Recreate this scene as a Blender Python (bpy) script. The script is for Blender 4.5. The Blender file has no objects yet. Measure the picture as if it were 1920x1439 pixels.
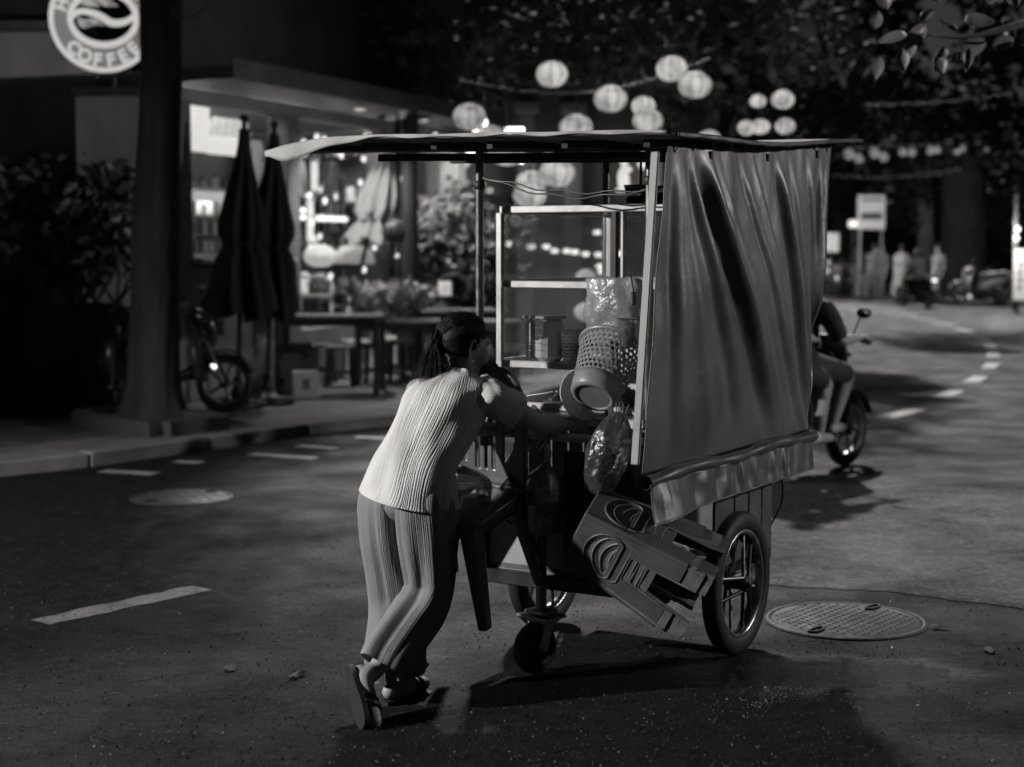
import bpy, bmesh, math, random
from mathutils import Vector, Matrix, Quaternion, noise as mnoise
R = math.radians
V = Vector
SC = bpy.context.scene
COL = SC.collection
random.seed(7)

# ------------------------------------------------------------------ camera
EYE = V((0, 0, 1.65)); FPX = 3000.0; CX = 960.0; CY = 719.5
TILT = math.atan(254.5 / FPX)
cam_d = bpy.data.cameras.new('camera'); cam = bpy.data.objects.new('camera', cam_d); COL.objects.link(cam)
cam.location = EYE; cam.rotation_euler = (math.pi / 2 - TILT, 0, 0)
cam_d.sensor_width = 36; cam_d.lens = 36 * FPX / 1920
cam_d.clip_start = .05; cam_d.clip_end = 400
cam_d.dof.use_dof = True; cam_d.dof.focus_distance = 6.0; cam_d.dof.aperture_fstop = 1.9
SC.camera = cam
# ------------------------------------------------------------------ light
WARM = (1, .972, .942)
SUN_AZ, SUN_EL = R(3), R(38.5)          # light from straight ahead, beyond the cart
W = bpy.data.worlds.new('World'); SC.world = W; W.use_nodes = True
nt = W.node_tree; nt.nodes.clear()
sky = nt.nodes.new('ShaderNodeTexSky'); sky.sky_type = 'NISHITA'; sky.sun_disc = False
sky.sun_elevation = SUN_EL; sky.sun_rotation = SUN_AZ
bw = nt.nodes.new('ShaderNodeRGBToBW'); bg = nt.nodes.new('ShaderNodeBackground'); wo = nt.nodes.new('ShaderNodeOutputWorld')
bg.inputs['Strength'].default_value = .0034
nt.links.new(sky.outputs[0], bw.inputs[0]); nt.links.new(bw.outputs[0], bg.inputs['Color']); nt.links.new(bg.outputs[0], wo.inputs[0])
sd = bpy.data.lights.new('sun', 'SUN'); sun = bpy.data.objects.new('sun', sd); COL.objects.link(sun)
sd.energy = 4.2; sd.angle = R(2.2); sd.color = WARM
tosun = V((math.sin(SUN_AZ) * math.cos(SUN_EL), math.cos(SUN_AZ) * math.cos(SUN_EL), math.sin(SUN_EL)))
sun.rotation_euler = (-tosun).to_track_quat('-Z', 'Y').to_euler(); sun.location = (0, 30, 40)
vs = SC.view_settings
vs.view_transform = 'Standard'; vs.look = 'None'; vs.exposure = 0; vs.gamma = 1; vs.use_curve_mapping = False
cy = SC.cycles
cy.use_denoising = True; cy.use_adaptive_sampling = True; cy.adaptive_threshold = .02
cy.sample_clamp_indirect = 3.0; cy.sample_clamp_direct = 12.0
cy.max_bounces = 8; cy.diffuse_bounces = 3; cy.glossy_bounces = 3; cy.transmission_bounces = 6; cy.transparent_max_bounces = 16
cy.caustics_reflective = False; cy.caustics_refractive = False

# ------------------------------------------------------------------ helpers
def ray(px, py):
    x, y = (px - CX) / FPX, -(py - CY) / FPX
    return V((x, math.cos(TILT) + y * math.sin(TILT), -math.sin(TILT) + y * math.cos(TILT)))
def at(px, py, Y):
    r = ray(px, py); return EYE + r * (Y / r.y)
def gd(px, py, z=0.0):
    r = ray(px, py); return EYE + r * ((z - EYE.z) / r.z)

def rotm(x=0, y=0, z=0):
    return Matrix.Rotation(z, 3, 'Z') @ Matrix.Rotation(y, 3, 'Y') @ Matrix.Rotation(x, 3, 'X')
def frame(zax, hint=(0, 0, 1)):
    z = V(zax).normalized(); h = V(hint)
    if abs(z.dot(h.normalized())) > .98: h = V((1, 0, 0))
    x = h.cross(z).normalized(); y = z.cross(x)
    return Matrix((x, y, z)).transposed()
def lerp(a, b, t): return a + (b - a) * t
def smooth(t): t = max(0., min(1., t)); return t * t * (3 - 2 * t)
def catmull(pts, t):
    n = len(pts) - 1; x = min(max(t, 0), 1) * n; i = min(int(x), n - 1); f = x - i
    p0 = pts[max(i - 1, 0)]; p1 = pts[i]; p2 = pts[i + 1]; p3 = pts[min(i + 2, n)]
    return .5 * ((2 * p1) + (p2 - p0) * f + (2 * p0 - 5 * p1 + 4 * p2 - p3) * f * f + (3 * p1 - p0 - 3 * p2 + p3) * f ** 3)
def path(pts, n):
    pts = [V(p) for p in pts]
    return [catmull(pts, i / (n - 1)) for i in range(n)]
def fpath(vals, n): return [catmull([float(v) for v in vals], i / (n - 1)) for i in range(n)]

class MB:
    def __init__(s): s.v = []; s.f = []; s.s = []
    def add(s, vs_, fs, sm=True):
        o = len(s.v); s.v += [tuple(p) for p in vs_]
        for f in fs: s.f.append(tuple(i + o for i in f)); s.s.append(sm)
        return s
    def box(s, c, size, rot=None, bev=0.0, taper=None):
        c = V(c); hx, hy, hz = [k / 2 for k in size]
        b = min(bev, hx * .9, hy * .9, hz * .9)
        out = []
        T = taper or (1, 1)
        def put(x, y, z):
            k = T[0] if z > 0 else 1; k2 = T[1] if z > 0 else 1
            p = V((x * k, y * k2, z))
            if rot is not None: p = rot @ p
            out.append(c + p)
        if b <= 0:
            for z in (-hz, hz):
                for x, y in ((-hx, -hy), (hx, -hy), (hx, hy), (-hx, hy)): put(x, y, z)
            return s.add(out, [(3, 2, 1, 0), (4, 5, 6, 7), (0, 1, 5, 4), (1, 2, 6, 5), (2, 3, 7, 6), (3, 0, 4, 7)], False)
        idx = {}
        for sx in (-1, 1):
            for sy in (-1, 1):
                for sz in (-1, 1):
                    for ax in range(3):
                        p = [sx * (hx - b), sy * (hy - b), sz * (hz - b)]
                        p[ax] = (sx * hx, sy * hy, sz * hz)[ax]
                        idx[(sx, sy, sz, ax)] = len(out); put(*p)
        fs = []
        def q(keys, n):
            ii = [idx[k] for k in keys]
            a, b_, c_ = [V(out[i]) for i in ii[:3]]
            nn = (b_ - a).cross(c_ - b_); n = V(n)
            if rot is not None: n = rot @ n
            fs.append(tuple(ii if nn.dot(n) > 0 else ii[::-1]))
        for ax in range(3):
            o1, o2 = [k for k in range(3) if k != ax]
            for sg in (-1, 1):
                ks = []
                for a1, a2 in ((-1, -1), (1, -1), (1, 1), (-1, 1)):
                    k = [0, 0, 0]; k[ax] = sg; k[o1] = a1; k[o2] = a2; ks.append((*k, ax))
                n = [0, 0, 0]; n[ax] = sg; q(ks, n)
            for a1 in (-1, 1):
                for a2 in (-1, 1):
                    ks = []
                    for sg, ord_ in ((-1, (o1, o2)), (1, (o2, o1))):
                        for aa in ord_:
                            k = [0, 0, 0]; k[ax] = sg; k[o1] = a1; k[o2] = a2; ks.append((*k, aa))
                    n = [0, 0, 0]; n[o1] = a1; n[o2] = a2; q(ks, n)
        for sx in (-1, 1):
            for sy in (-1, 1):
                for sz in (-1, 1): q([(sx, sy, sz, a) for a in range(3)], (sx, sy, sz))
        return s.add(out, fs, False)
    def bar(s, a, b, w, h, bev=0.0, hint=(0, 0, 1)):
        a, b = V(a), V(b); d = b - a
        m = frame(d, hint)
        return s.box((a + b) / 2, (w, h, d.length), m, bev)
    def tube(s, pts, r, n=10, caps=True, closed=False, squash=None):
        pts = [V(p) for p in pts]; N = len(pts)
        rr = r if isinstance(r, (list, tuple)) else [r] * N
        tang = []
        for i in range(N):
            if closed: t = pts[(i + 1) % N] - pts[i - 1]
            else: t = pts[min(i + 1, N - 1)] - pts[max(i - 1, 0)]
            tang.append(t.normalized() if t.length > 1e-9 else V((0, 0, 1)))
        m = frame(tang[0]); x = m.col[0].copy()
        vs_, rings = [], []
        for i in range(N):
            t = tang[i]; x = (x - t * x.dot(t)); x.normalize(); y = t.cross(x)
            ring = []
            for k in range(n):
                a = 2 * math.pi * k / n
                sx, sy = squash or (1, 1)
                ring.append(len(vs_)); vs_.append(pts[i] + (x * math.cos(a) * sx + y * math.sin(a) * sy) * rr[i])
            rings.append(ring)
        fs = []
        for i in range(N if closed else N - 1):
            A, B = rings[i], rings[(i + 1) % N]
            for k in range(n): fs.append((A[k], A[(k + 1) % n], B[(k + 1) % n], B[k]))
        s.add(vs_, fs, True)
        if caps and not closed:
            s.add([vs_[i] for i in rings[0]], [tuple(range(n))[::-1]], False)
            s.add([vs_[i] for i in rings[-1]], [tuple(range(n))], False)
        return s
    def lathe(s, prof, n=24, c=(0, 0, 0), rot=None, a0=0, a1=2 * math.pi, sm=True):
        c = V(c); full = abs(a1 - a0 - 2 * math.pi) < 1e-6
        m = n if full else n + 1
        vs_ = []
        for (r, z) in prof:
            for k in range(m):
                a = a0 + (a1 - a0) * k / n
                p = V((r * math.cos(a), r * math.sin(a), z))
                if rot is not None: p = rot @ p
                vs_.append(c + p)
        fs = []
        for i in range(len(prof) - 1):
            for k in range(n):
                k2 = (k + 1) % m if full else k + 1
                fs.append((i * m + k, i * m + k2, (i + 1) * m + k2, (i + 1) * m + k))
        return s.add(vs_, fs, sm)
    def disc(s, c, r, rot=None, n=24, z=0.0, ry=None):
        c = V(c); vs_ = []
        for k in range(n):
            a = 2 * math.pi * k / n; p = V((r * math.cos(a), (ry or r) * math.sin(a), z))
            if rot is not None: p = rot @ p
            vs_.append(c + p)
        return s.add(vs_, [tuple(range(n))], False)
    def ring(s, c, r0, r1, rot=None, n=40, z=0.0, k0=1.0, k1=1.0):
        c = V(c); vs_ = []
        for r, ky in ((r0, k0), (r1, k1)):
            for k in range(n):
                a = 2 * math.pi * k / n; p = V((r * math.cos(a), r * ky * math.sin(a), z))
                if rot is not None: p = rot @ p
                vs_.append(c + p)
        return s.add(vs_, [(k, n + k, n + (k + 1) % n, (k + 1) % n) for k in range(n)], False)
    def sphere(s, c, r, n=16, m=10, rot=None):
        c = V(c); rx, ry, rz = r if isinstance(r, (tuple, list)) else (r, r, r)
        vs_ = []
        for i in range(m + 1):
            t = math.pi * i / m
            for k in range(n):
                a = 2 * math.pi * k / n
                p = V((rx * math.sin(t) * math.cos(a), ry * math.sin(t) * math.sin(a), -rz * math.cos(t)))
                if rot is not None: p = rot @ p
                vs_.append(c + p)
        fs = []
        for i in range(m):
            for k in range(n):
                k2 = (k + 1) % n
                f = [i * n + k, i * n + k2, (i + 1) * n + k2, (i + 1) * n + k]
                fs.append(tuple(f))
        return s.add(vs_, fs, True)
    def torus(s, c, RR, r, rot=None, n=40, m=10, sq=(1, 1)):
        prof = []
        for k in range(m + 1):
            a = 2 * math.pi * k / m; prof.append((RR + r * sq[0] * math.cos(a), r * sq[1] * math.sin(a)))
        return s.lathe(prof, n, c, rot)
    def grid(s, fn, nu, nv, closed_u=False, sm=True):
        vs_ = []; mu = nu if closed_u else nu + 1
        for j in range(nv + 1):
            for i in range(mu): vs_.append(fn(i / nu, j / nv))
        fs = []
        for j in range(nv):
            for i in range(nu):
                i2 = (i + 1) % mu if closed_u else i + 1
                fs.append((j * mu + i, j * mu + i2, (j + 1) * mu + i2, (j + 1) * mu + i))
        return s.add(vs_, fs, sm)
    def limb(s, pts, rad, n=12, sub=4):
        """round ended tapered tube through the joints"""
        P = path(pts, (len(pts) - 1) * sub + 1); RR = fpath(rad, len(P))
        d0 = (P[0] - P[1]).normalized(); d1 = (P[-1] - P[-2]).normalized()
        A, ra = [], []
        for k in (1., .9, .65, .35): A.append(P[0] + d0 * RR[0] * k); ra.append(max(.0008, RR[0] * math.sqrt(max(0, 1 - k * k))))
        B, rb = [], []
        for k in (.35, .65, .9, 1.): B.append(P[-1] + d1 * RR[-1] * k); rb.append(max(.0008, RR[-1] * math.sqrt(max(0, 1 - k * k))))
        return s.tube(A + P + B, ra + RR + rb, n)
    def mesh(s, name):
        me = bpy.data.meshes.new(name); me.from_pydata(s.v, [], s.f)
        me.polygons.foreach_set('use_smooth', s.s); me.update()
        return me
    def build(s, name, mat, parent=None, loc=None, rot=None, label=None):
        o = bpy.data.objects.new(name, s.mesh(name)); COL.objects.link(o)
        if mat is not None: o.data.materials.append(mat)
        if parent is not None: o.parent = parent
        if loc is not None: o.location = loc
        if rot is not None: o.rotation_euler = rot
        if label: o['label'] = label
        return o

def tag(o, label, cat, group=None):
    o['label'] = label; o['category'] = cat
    if group: o['group'] = group
    return o
def thing(name, label, cat, loc=(0, 0, 0), rz=0.0, group=None):
    o = bpy.data.objects.new(name, None); COL.objects.link(o); o.location = loc; o.rotation_euler = (0, 0, rz)
    o.empty_display_size = .2
    return tag(o, label, cat, group)
def struct(o): o['kind'] = 'structure'; return o
def stuff(o): o['kind'] = 'stuff'; return o
def inst(o, name=None, parent=None, loc=None, rot=None):
    c = o.copy(); COL.objects.link(c)
    if name: c.name = name
    c.parent = parent
    if loc is not None: c.location = loc
    if rot is not None: c.rotation_euler = rot
    return c
def copy_tree(o, parent=None):
    c = o.copy(); COL.objects.link(c); c.parent = parent
    for ch in list(o.children): copy_tree(ch, c)
    return c
def remesh(o, voxel, it=6):
    m = o.modifiers.new('r', 'REMESH'); m.mode = 'VOXEL'; m.voxel_size = voxel; m.use_smooth_shade = True
    if it:
        k = o.modifiers.new('s', 'SMOOTH'); k.factor = .5; k.iterations = it
    bpy.context.view_layer.update()
    dg = bpy.context.evaluated_depsgraph_get()
    me = bpy.data.meshes.new_from_object(o.evaluated_get(dg))
    mats = list(o.data.materials); o.modifiers.clear(); o.data = me
    if not me.materials:
        for mm in mats: me.materials.append(mm)
    for p in me.polygons: p.use_smooth = True
    return o
def solid(o, t, off=-1):
    m = o.modifiers.new('solid', 'SOLIDIFY'); m.thickness = t; m.offset = off; return o

# ------------------------------------------------------------------ materials (the photograph is black and white)
MATS = {}
def mat(name, g, rough=.6, metal=0., var=.25, scale=6., bump=0., bscale=60., spec=.5, stretch=(1, 1, 1), alpha=None, coat=0.):
    if name in MATS: return MATS[name]
    m = bpy.data.materials.new(name); m.use_nodes = True; t = m.node_tree; N, L = t.nodes, t.links
    b = N['Principled BSDF']
    tc = N.new('ShaderNodeTexCoord'); mp = N.new('ShaderNodeMapping'); mp.inputs['Scale'].default_value = stretch
    L.new(tc.outputs['Object'], mp.inputs['Vector'])
    n1 = N.new('ShaderNodeTexNoise'); n1.inputs['Scale'].default_value = scale; n1.inputs['Detail'].default_value = 6; n1.inputs['Roughness'].default_value = .62
    L.new(mp.outputs[0], n1.inputs['Vector'])
    mr = N.new('ShaderNodeMapRange'); mr.inputs[1].default_value = .28; mr.inputs[2].default_value = .72
    mr.inputs[3].default_value = g * (1 - var); mr.inputs[4].default_value = g * (1 + var)
    L.new(n1.outputs[0], mr.inputs[0]); L.new(mr.outputs[0], b.inputs['Base Color'])
    r2 = N.new('ShaderNodeMapRange'); r2.inputs[1].default_value = .3; r2.inputs[2].default_value = .7
    r2.inputs[3].default_value = max(.03, rough - .1); r2.inputs[4].default_value = min(1, rough + .1)
    L.new(n1.outputs[0], r2.inputs[0]); L.new(r2.outputs[0], b.inputs['Roughness'])
    b.inputs['Metallic'].default_value = metal; b.inputs['Specular IOR Level'].default_value = spec
    if coat: b.inputs['Coat Weight'].default_value = coat; b.inputs['Coat Roughness'].default_value = .15
    if bump:
        n2 = N.new('ShaderNodeTexNoise'); n2.inputs['Scale'].default_value = bscale; n2.inputs['Detail'].default_value = 4
        L.new(mp.outputs[0], n2.inputs['Vector'])
        bp = N.new('ShaderNodeBump'); bp.inputs['Strength'].default_value = bump; bp.inputs['Distance'].default_value = .01
        L.new(n2.outputs[0], bp.inputs['Height']); L.new(bp.outputs[0], b.inputs['Normal'])
    if alpha is not None: b.inputs['Alpha'].default_value = alpha
    MATS[name] = m
    return m
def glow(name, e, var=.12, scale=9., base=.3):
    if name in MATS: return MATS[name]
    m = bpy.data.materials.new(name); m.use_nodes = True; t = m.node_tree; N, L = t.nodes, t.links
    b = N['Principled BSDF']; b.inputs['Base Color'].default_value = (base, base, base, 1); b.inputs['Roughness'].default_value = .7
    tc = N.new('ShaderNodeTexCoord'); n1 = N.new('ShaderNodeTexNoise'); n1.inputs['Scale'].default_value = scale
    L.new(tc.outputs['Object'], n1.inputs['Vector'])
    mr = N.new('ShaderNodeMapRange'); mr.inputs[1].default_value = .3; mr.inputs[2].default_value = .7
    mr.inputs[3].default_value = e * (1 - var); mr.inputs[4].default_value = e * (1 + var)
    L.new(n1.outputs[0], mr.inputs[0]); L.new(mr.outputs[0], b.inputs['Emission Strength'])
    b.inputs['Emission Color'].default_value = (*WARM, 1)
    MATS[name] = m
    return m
def clear(name, tint=.9, gloss=.12, milk=.06, rough=.05, bump=0., bscale=20.):
    """thin clear sheet: glass or plastic film"""
    if name in MATS: return MATS[name]
    m = bpy.data.materials.new(name); m.use_nodes = True; t = m.node_tree; N, L = t.nodes, t.links
    N.clear(); out = N.new('ShaderNodeOutputMaterial')
    tr = N.new('ShaderNodeBsdfTransparent'); tr.inputs[0].default_value = (tint, tint, tint, 1)
    gl = N.new('ShaderNodeBsdfGlossy'); gl.inputs['Roughness'].default_value = rough
    df = N.new('ShaderNodeBsdfDiffuse'); df.inputs[0].default_value = (.6, .6, .6, 1)
    tl = N.new('ShaderNodeBsdfTranslucent'); tl.inputs[0].default_value = (.6, .6, .6, 1)
    ad = N.new('ShaderNodeMixShader'); ad.inputs[0].default_value = .5; L.new(df.outputs[0], ad.inputs[1]); L.new(tl.outputs[0], ad.inputs[2])
    lw = N.new('ShaderNodeLayerWeight'); lw.inputs['Blend'].default_value = .35
    mr = N.new('ShaderNodeMapRange'); mr.inputs[3].default_value = gloss * .35; mr.inputs[4].default_value = min(1, gloss * 4)
    L.new(lw.outputs['Fresnel'], mr.inputs[0])
    m1 = N.new('ShaderNodeMixShader'); m2 = N.new('ShaderNodeMixShader')
    tc = N.new('ShaderNodeTexCoord'); n1 = N.new('ShaderNodeTexNoise'); n1.inputs['Scale'].default_value = 7; n1.inputs['Detail'].default_value = 5
    L.new(tc.outputs['Object'], n1.inputs['Vector'])
    mk = N.new('ShaderNodeMapRange'); mk.inputs[1].default_value = .35; mk.inputs[2].default_value = .7; mk.inputs[3].default_value = milk * .6; mk.inputs[4].default_value = milk * 1.5
    L.new(n1.outputs[0], mk.inputs[0]); L.new(mk.outputs[0], m1.inputs[0])
    L.new(tr.outputs[0], m1.inputs[1]); L.new(ad.outputs[0], m1.inputs[2])
    L.new(mr.outputs[0], m2.inputs[0]); L.new(m1.outputs[0], m2.inputs[1]); L.new(gl.outputs[0], m2.inputs[2])
    if bump:
        n2 = N.new('ShaderNodeTexNoise'); n2.inputs['Scale'].default_value = bscale; n2.inputs['Detail'].default_value = 5
        L.new(tc.outputs['Object'], n2.inputs['Vector'])
        bp = N.new('ShaderNodeBump'); bp.inputs['Strength'].default_value = bump; bp.inputs['Distance'].default_value = .03
        L.new(n2.outputs[0], bp.inputs['Height']); L.new(bp.outputs[0], gl.inputs['Normal']); L.new(bp.outputs[0], df.inputs['Normal'])
    L.new(m2.outputs[0], out.inputs[0]); MATS[name] = m
    return m

def asphalt(name, g, wet=None):
    m = bpy.data.materials.new(name); m.use_nodes = True; t = m.node_tree; N, L = t.nodes, t.links
    b = N['Principled BSDF']; b.inputs['Specular IOR Level'].default_value = .15
    tc = N.new('ShaderNodeTexCoord'); O = tc.outputs['Object']
    def noise(sc, det=4, rough=.6, vec=None):
        n = N.new('ShaderNodeTexNoise'); n.inputs['Scale'].default_value = sc; n.inputs['Detail'].default_value = det; n.inputs['Roughness'].default_value = rough
        L.new(vec or O, n.inputs['Vector']); return n.outputs[0]
    def mr(src, a, b_, c, d):
        n = N.new('ShaderNodeMapRange'); n.inputs[1].default_value = a; n.inputs[2].default_value = b_; n.inputs[3].default_value = c; n.inputs[4].default_value = d
        L.new(src, n.inputs[0]); return n.outputs[0]
    def math_(op, a, b_):
        n = N.new('ShaderNodeMath'); n.operation = op
        for i, x in enumerate((a, b_)):
            if isinstance(x, (int, float)): n.inputs[i].default_value = x
            else: L.new(x, n.inputs[i])
        return n.outputs[0]
    mp = N.new('ShaderNodeMapping'); mp.inputs['Rotation'].default_value = (0, 0, R(-57)); mp.inputs['Scale'].default_value = (.35, 1.1, 1)
    L.new(O, mp.inputs['Vector'])
    big = mr(noise(.8, 5, .6, mp.outputs[0]), .3, .72, .84, 1.16)
    mid = mr(noise(9, 8, .8), .38, .62, .35, 1.6)
    fine = math_('MULTIPLY', mr(noise(60, 3, .7), .32, .7, .5, 1.5), mr(noise(24, 5, .8), .36, .66, .45, 1.6))
    vo = N.new('ShaderNodeTexVoronoi'); vo.inputs['Scale'].default_value = 85; L.new(O, vo.inputs['Vector'])
    chip = mr(vo.outputs['Distance'], .04, .26, 2.6, .85)
    # cracks
    wob = N.new('ShaderNodeTexNoise'); wob.inputs['Scale'].default_value = 3.2; wob.inputs['Detail'].default_value = 9; L.new(O, wob.inputs['Vector'])
    mx = N.new('ShaderNodeMix'); mx.data_type = 'RGBA'; mx.blend_type = 'ADD'; mx.inputs['Factor'].default_value = 1.0
    L.new(O, mx.inputs[6]); L.new(wob.outputs[1], mx.inputs[7])
    vc = N.new('ShaderNodeTexVoronoi'); vc.feature = 'DISTANCE_TO_EDGE'; vc.inputs['Scale'].default_value = .75; L.new(mx.outputs[2], vc.inputs['Vector'])
    crack = mr(vc.outputs['Distance'], .001, .007, .0, 1.0)
    cmask = mr(noise(.6, 2, .5), .42, .5, 1., 0.)
    crk = math_('MAXIMUM', crack, math_('SUBTRACT', 1.0, cmask))
    crk2 = mr(crk, 0, 1, .3, 1)
    col = math_('MULTIPLY', math_('MULTIPLY', math_('MULTIPLY', big, mid), math_('MULTIPLY', fine, chip)), math_('MULTIPLY', crk2, g))
    L.new(col, b.inputs['Base Color'])
    rough = mr(noise(1.7, 5, .6), .35, .65, .62, .9)
    if wet is not None:
        geo = N.new('ShaderNodeVectorMath'); geo.operation = 'SUBTRACT'; L.new(O, geo.inputs[0]); geo.inputs[1].default_value = wet[0]
        m3 = N.new('ShaderNodeMapping'); m3.inputs['Rotation'].default_value = (0, 0, wet[2]); m3.inputs['Scale'].default_value = wet[1]
        L.new(geo.outputs[0], m3.inputs['Vector'])
        ln = N.new('ShaderNodeVectorMath'); ln.operation = 'LENGTH'; L.new(m3.outputs[0], ln.inputs[0])
        dn = math_('ADD', ln.outputs['Value'], mr(noise(4, 5, .65), 0, 1, -.55, .55))
        wm = mr(dn, .55, 1.0, 1., 0.)
        rough = math_('MULTIPLY', rough, mr(wm, 0, 1, 1, .3))
    L.new(rough, b.inputs['Roughness'])
    h = math_('ADD', math_('MULTIPLY', noise(12, 8, .8), 1.6), math_('ADD', math_('MULTIPLY', noise(75, 3, .7), .6), math_('MULTIPLY', crk, .8)))
    bp = N.new('ShaderNodeBump'); bp.inputs['Strength'].default_value = .9; bp.inputs['Distance'].default_value = .014
    L.new(h, bp.inputs['Height']); L.new(bp.outputs[0], b.inputs['Normal'])
    return m

def worn_paint(name, g, keep):
    m = mat(name, g, .75, 0, .45, 9, .35, 60); t = m.node_tree; N, L = t.nodes, t.links; b = N['Principled BSDF']
    tc = N.new('ShaderNodeTexCoord'); n = N.new('ShaderNodeTexNoise'); n.inputs['Scale'].default_value = 42; n.inputs['Detail'].default_value = 6; n.inputs['Roughness'].default_value = .75
    L.new(tc.outputs['Object'], n.inputs['Vector']); mr = N.new('ShaderNodeMapRange'); mr.inputs[1].default_value = keep; mr.inputs[2].default_value = keep + .09
    L.new(n.outputs[0], mr.inputs[0]); L.new(mr.outputs[0], b.inputs['Alpha']); return m
CHROME = mat('chrome', .55, .25, 1., .15, 12)
STEEL = mat('dull_steel', .32, .42, .85, .3, 14, .1, 90)
ALU = mat('aluminium', .5, .4, .25, .18, 10, .05, 60)
BLACKM = mat('black_metal', .03, .45, .3, .3, 10)
RUBBER = mat('rubber', .016, .62, 0, .3, 20, .25, 120)
BLACKP = mat('black_plastic', .02, .38, 0, .2, 10)
DARKP = mat('dark_plastic', .05, .36, 0, .2, 8, .04, 40)
WHITEP = mat('white_plastic', .62, .45, 0, .12, 5)
GREYP = mat('grey_plastic', .22, .45, 0, .2, 6)
GLASS = clear('case_glass', .97, .07, .035)
FILM = clear('plastic_film', .82, .3, .38, .16, .6, 16)
FILMW = clear('white_bag_film', .5, .14, .72, .3, .5, 14)
SKIN = mat('skin', .35, .5, 0, .12, 14, .04, 200)
HAIR = mat('hair', .012, .55, 0, .4, 60, .3, 160, .3, (1, 1, .2))
CONC = mat('concrete', .26, .85, 0, .3, 3, .25, 40)
STONE = mat('kerb_stone', .2, .85, 0, .3, 4, .4, 50)
DARKW = mat('dark_wood', .045, .55, 0, .35, 10, .15, 30, .5, (1, 1, 6))
# ================================================================== the setting
wetc = gd(1540, 1265)
ASPH = asphalt('asphalt', .0148, ((wetc.x, wetc.y, 0), (1.5, 2.9, 1), R(-40)))
ASPH2 = asphalt('asphalt_patch', .056)
g = MB(); g.add([(-70, -25, 0), (90, -25, 0), (90, 170, 0), (-70, 170, 0)], [(0, 1, 2, 3)], False)
road = struct(g.build('road', ASPH)); road['label'] = 'dark cracked asphalt road surface'
def ground_poly(pxs, z, jit=.0, sub=1):
    P = [gd(x, y, z) for x, y in pxs]; out = []
    for i in range(len(P)):
        a, b = P[i], P[(i + 1) % len(P)]
        for k in range(sub):
            p = a.lerp(b, k / sub); 
            if k: p += V((random.uniform(-jit, jit), random.uniform(-jit, jit), 0))
            out.append(p)
    return out
pp = ground_poly([(1120, 1112), (1330, 1092), (1450, 1096), (1690, 1112), (1920, 1142), (2400, 1190), (2400, 935), (1920, 918), (1650, 908), (1420, 905), (1200, 980)], .004, .04, 9)
b = MB(); b.add(pp, [tuple(range(len(pp)))], False)
patch = struct(b.build('road_repair_patch', ASPH2)); patch['label'] = 'paler repair patch in the asphalt right of the cart'

PAINT = worn_paint('road_paint', .15, .36)
PAINTF = mat('far_road_paint', .3, .7, 0, .3, 5)
PAINTW = asphalt('worn_road_paint', .034)
def stripe(a, c, w, m=PAINT, w2=None, z=.0028, n=9, jit=.012):
    a, c = V((a.x, a.y, 0)), V((c.x, c.y, 0)); d = (c - a).normalized(); s = V((-d.y, d.x, 0))
    L_, R_ = [], []
    for i in range(n):
        p = a.lerp(c, i / (n - 1)); ww = lerp(w, w2 or w, i / (n - 1)) / 2
        L_.append(p + s * (ww + random.uniform(-jit, jit)) + V((0, 0, z))); R_.append(p - s * (ww + random.uniform(-jit, jit)) + V((0, 0, z)))
    q = MB(); q.add(L_ + R_, [(i, i + n, i + n + 1, i + 1) for i in range(n - 1)], False)
    return q.build('lane_dash', m, road)
stripe(gd(75, 1168), gd(378, 1103), .15, n=16)
for x, y in ((1690, 776), (1778, 739), (1830, 711), (1857, 686), (1862, 665), (1856, 650), (1838, 635), (1808, 620), (1770, 608), (1728, 598), (1690, 590)):
    p = gd(x, y)
    tx, ty = {1690: ((1650, 789), (1720, 762))}.get(x, (None, None)) if y > 700 and x == 1690 else (None, None)
    dirs = {776: (.55, .83), 739: (.45, .89), 711: (.4, .92), 686: (.36, .93), 665: (.3, .95), 650: (.24, .97), 635: (.1, 1), 620: (0, 1), 608: (-.12, .99), 598: (-.25, .97), 590: (-.4, .92)}[y]
    dv = V((dirs[0], dirs[1], 0)) * (.35 + .008 * p.y)
    stripe(p - dv, p + dv, .19, PAINTF, n=5, jit=.01)
for (x0, y0), (x1, y1), w in (((190, 884), (292, 889), .16), ((470, 852), (592, 860), .14), ((330, 866), (378, 868), .14), ((560, 836), (630, 842), .14),
                              ((668, 820), (740, 824), .14), ((610, 888), (720, 891), .1), ((612, 916), (735, 927), .12), ((1600, 832), (1700, 836), .07), ((860, 990), (905, 978), .25)):
    stripe(gd(x0, y0), gd(x1, y1), w, PAINTF if w > .13 else PAINTW, n=6)

# sidewalk with kerb stones and a row of slabs
KP = [V((-9.2, 3.5, 0)), V((-7.2, 6.8, 0)), V((-5.5, 9.3, 0)), gd(0, 892), gd(230, 869), gd(445, 835), gd(600, 813), gd(745, 797), V((.35, 17.4, 0)), V((1.7, 21, 0)), V((2.4, 25, 0)), V((2.2, 30, 0)), V((.6, 35, 0)), V((-4, 40, 0))]
SWZ = .10
kc = path(KP, 90)
b = MB(); pts = [p + V((0, 0, SWZ - .006)) for p in kc] + [V((-60, 45, SWZ - .006)), V((-60, 0, SWZ - .006))]
b.add(pts, [tuple(range(len(pts)))], False)
PAVE = mat('pavement', .12, .85, 0, .35, 2.5, .4, 30)
sidewalk = struct(b.build('sidewalk', PAVE)); sidewalk['label'] = 'paved sidewalk along the shops on the left'
acc = [0.0]
for i in range(1, len(kc)): acc.append(acc[-1] + (kc[i] - kc[i - 1]).length)
def kpt(s):
    for i in range(1, len(kc)):
        if acc[i] >= s: return kc[i - 1].lerp(kc[i], (s - acc[i - 1]) / max(1e-6, acc[i] - acc[i - 1]))
    return kc[-1]
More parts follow.
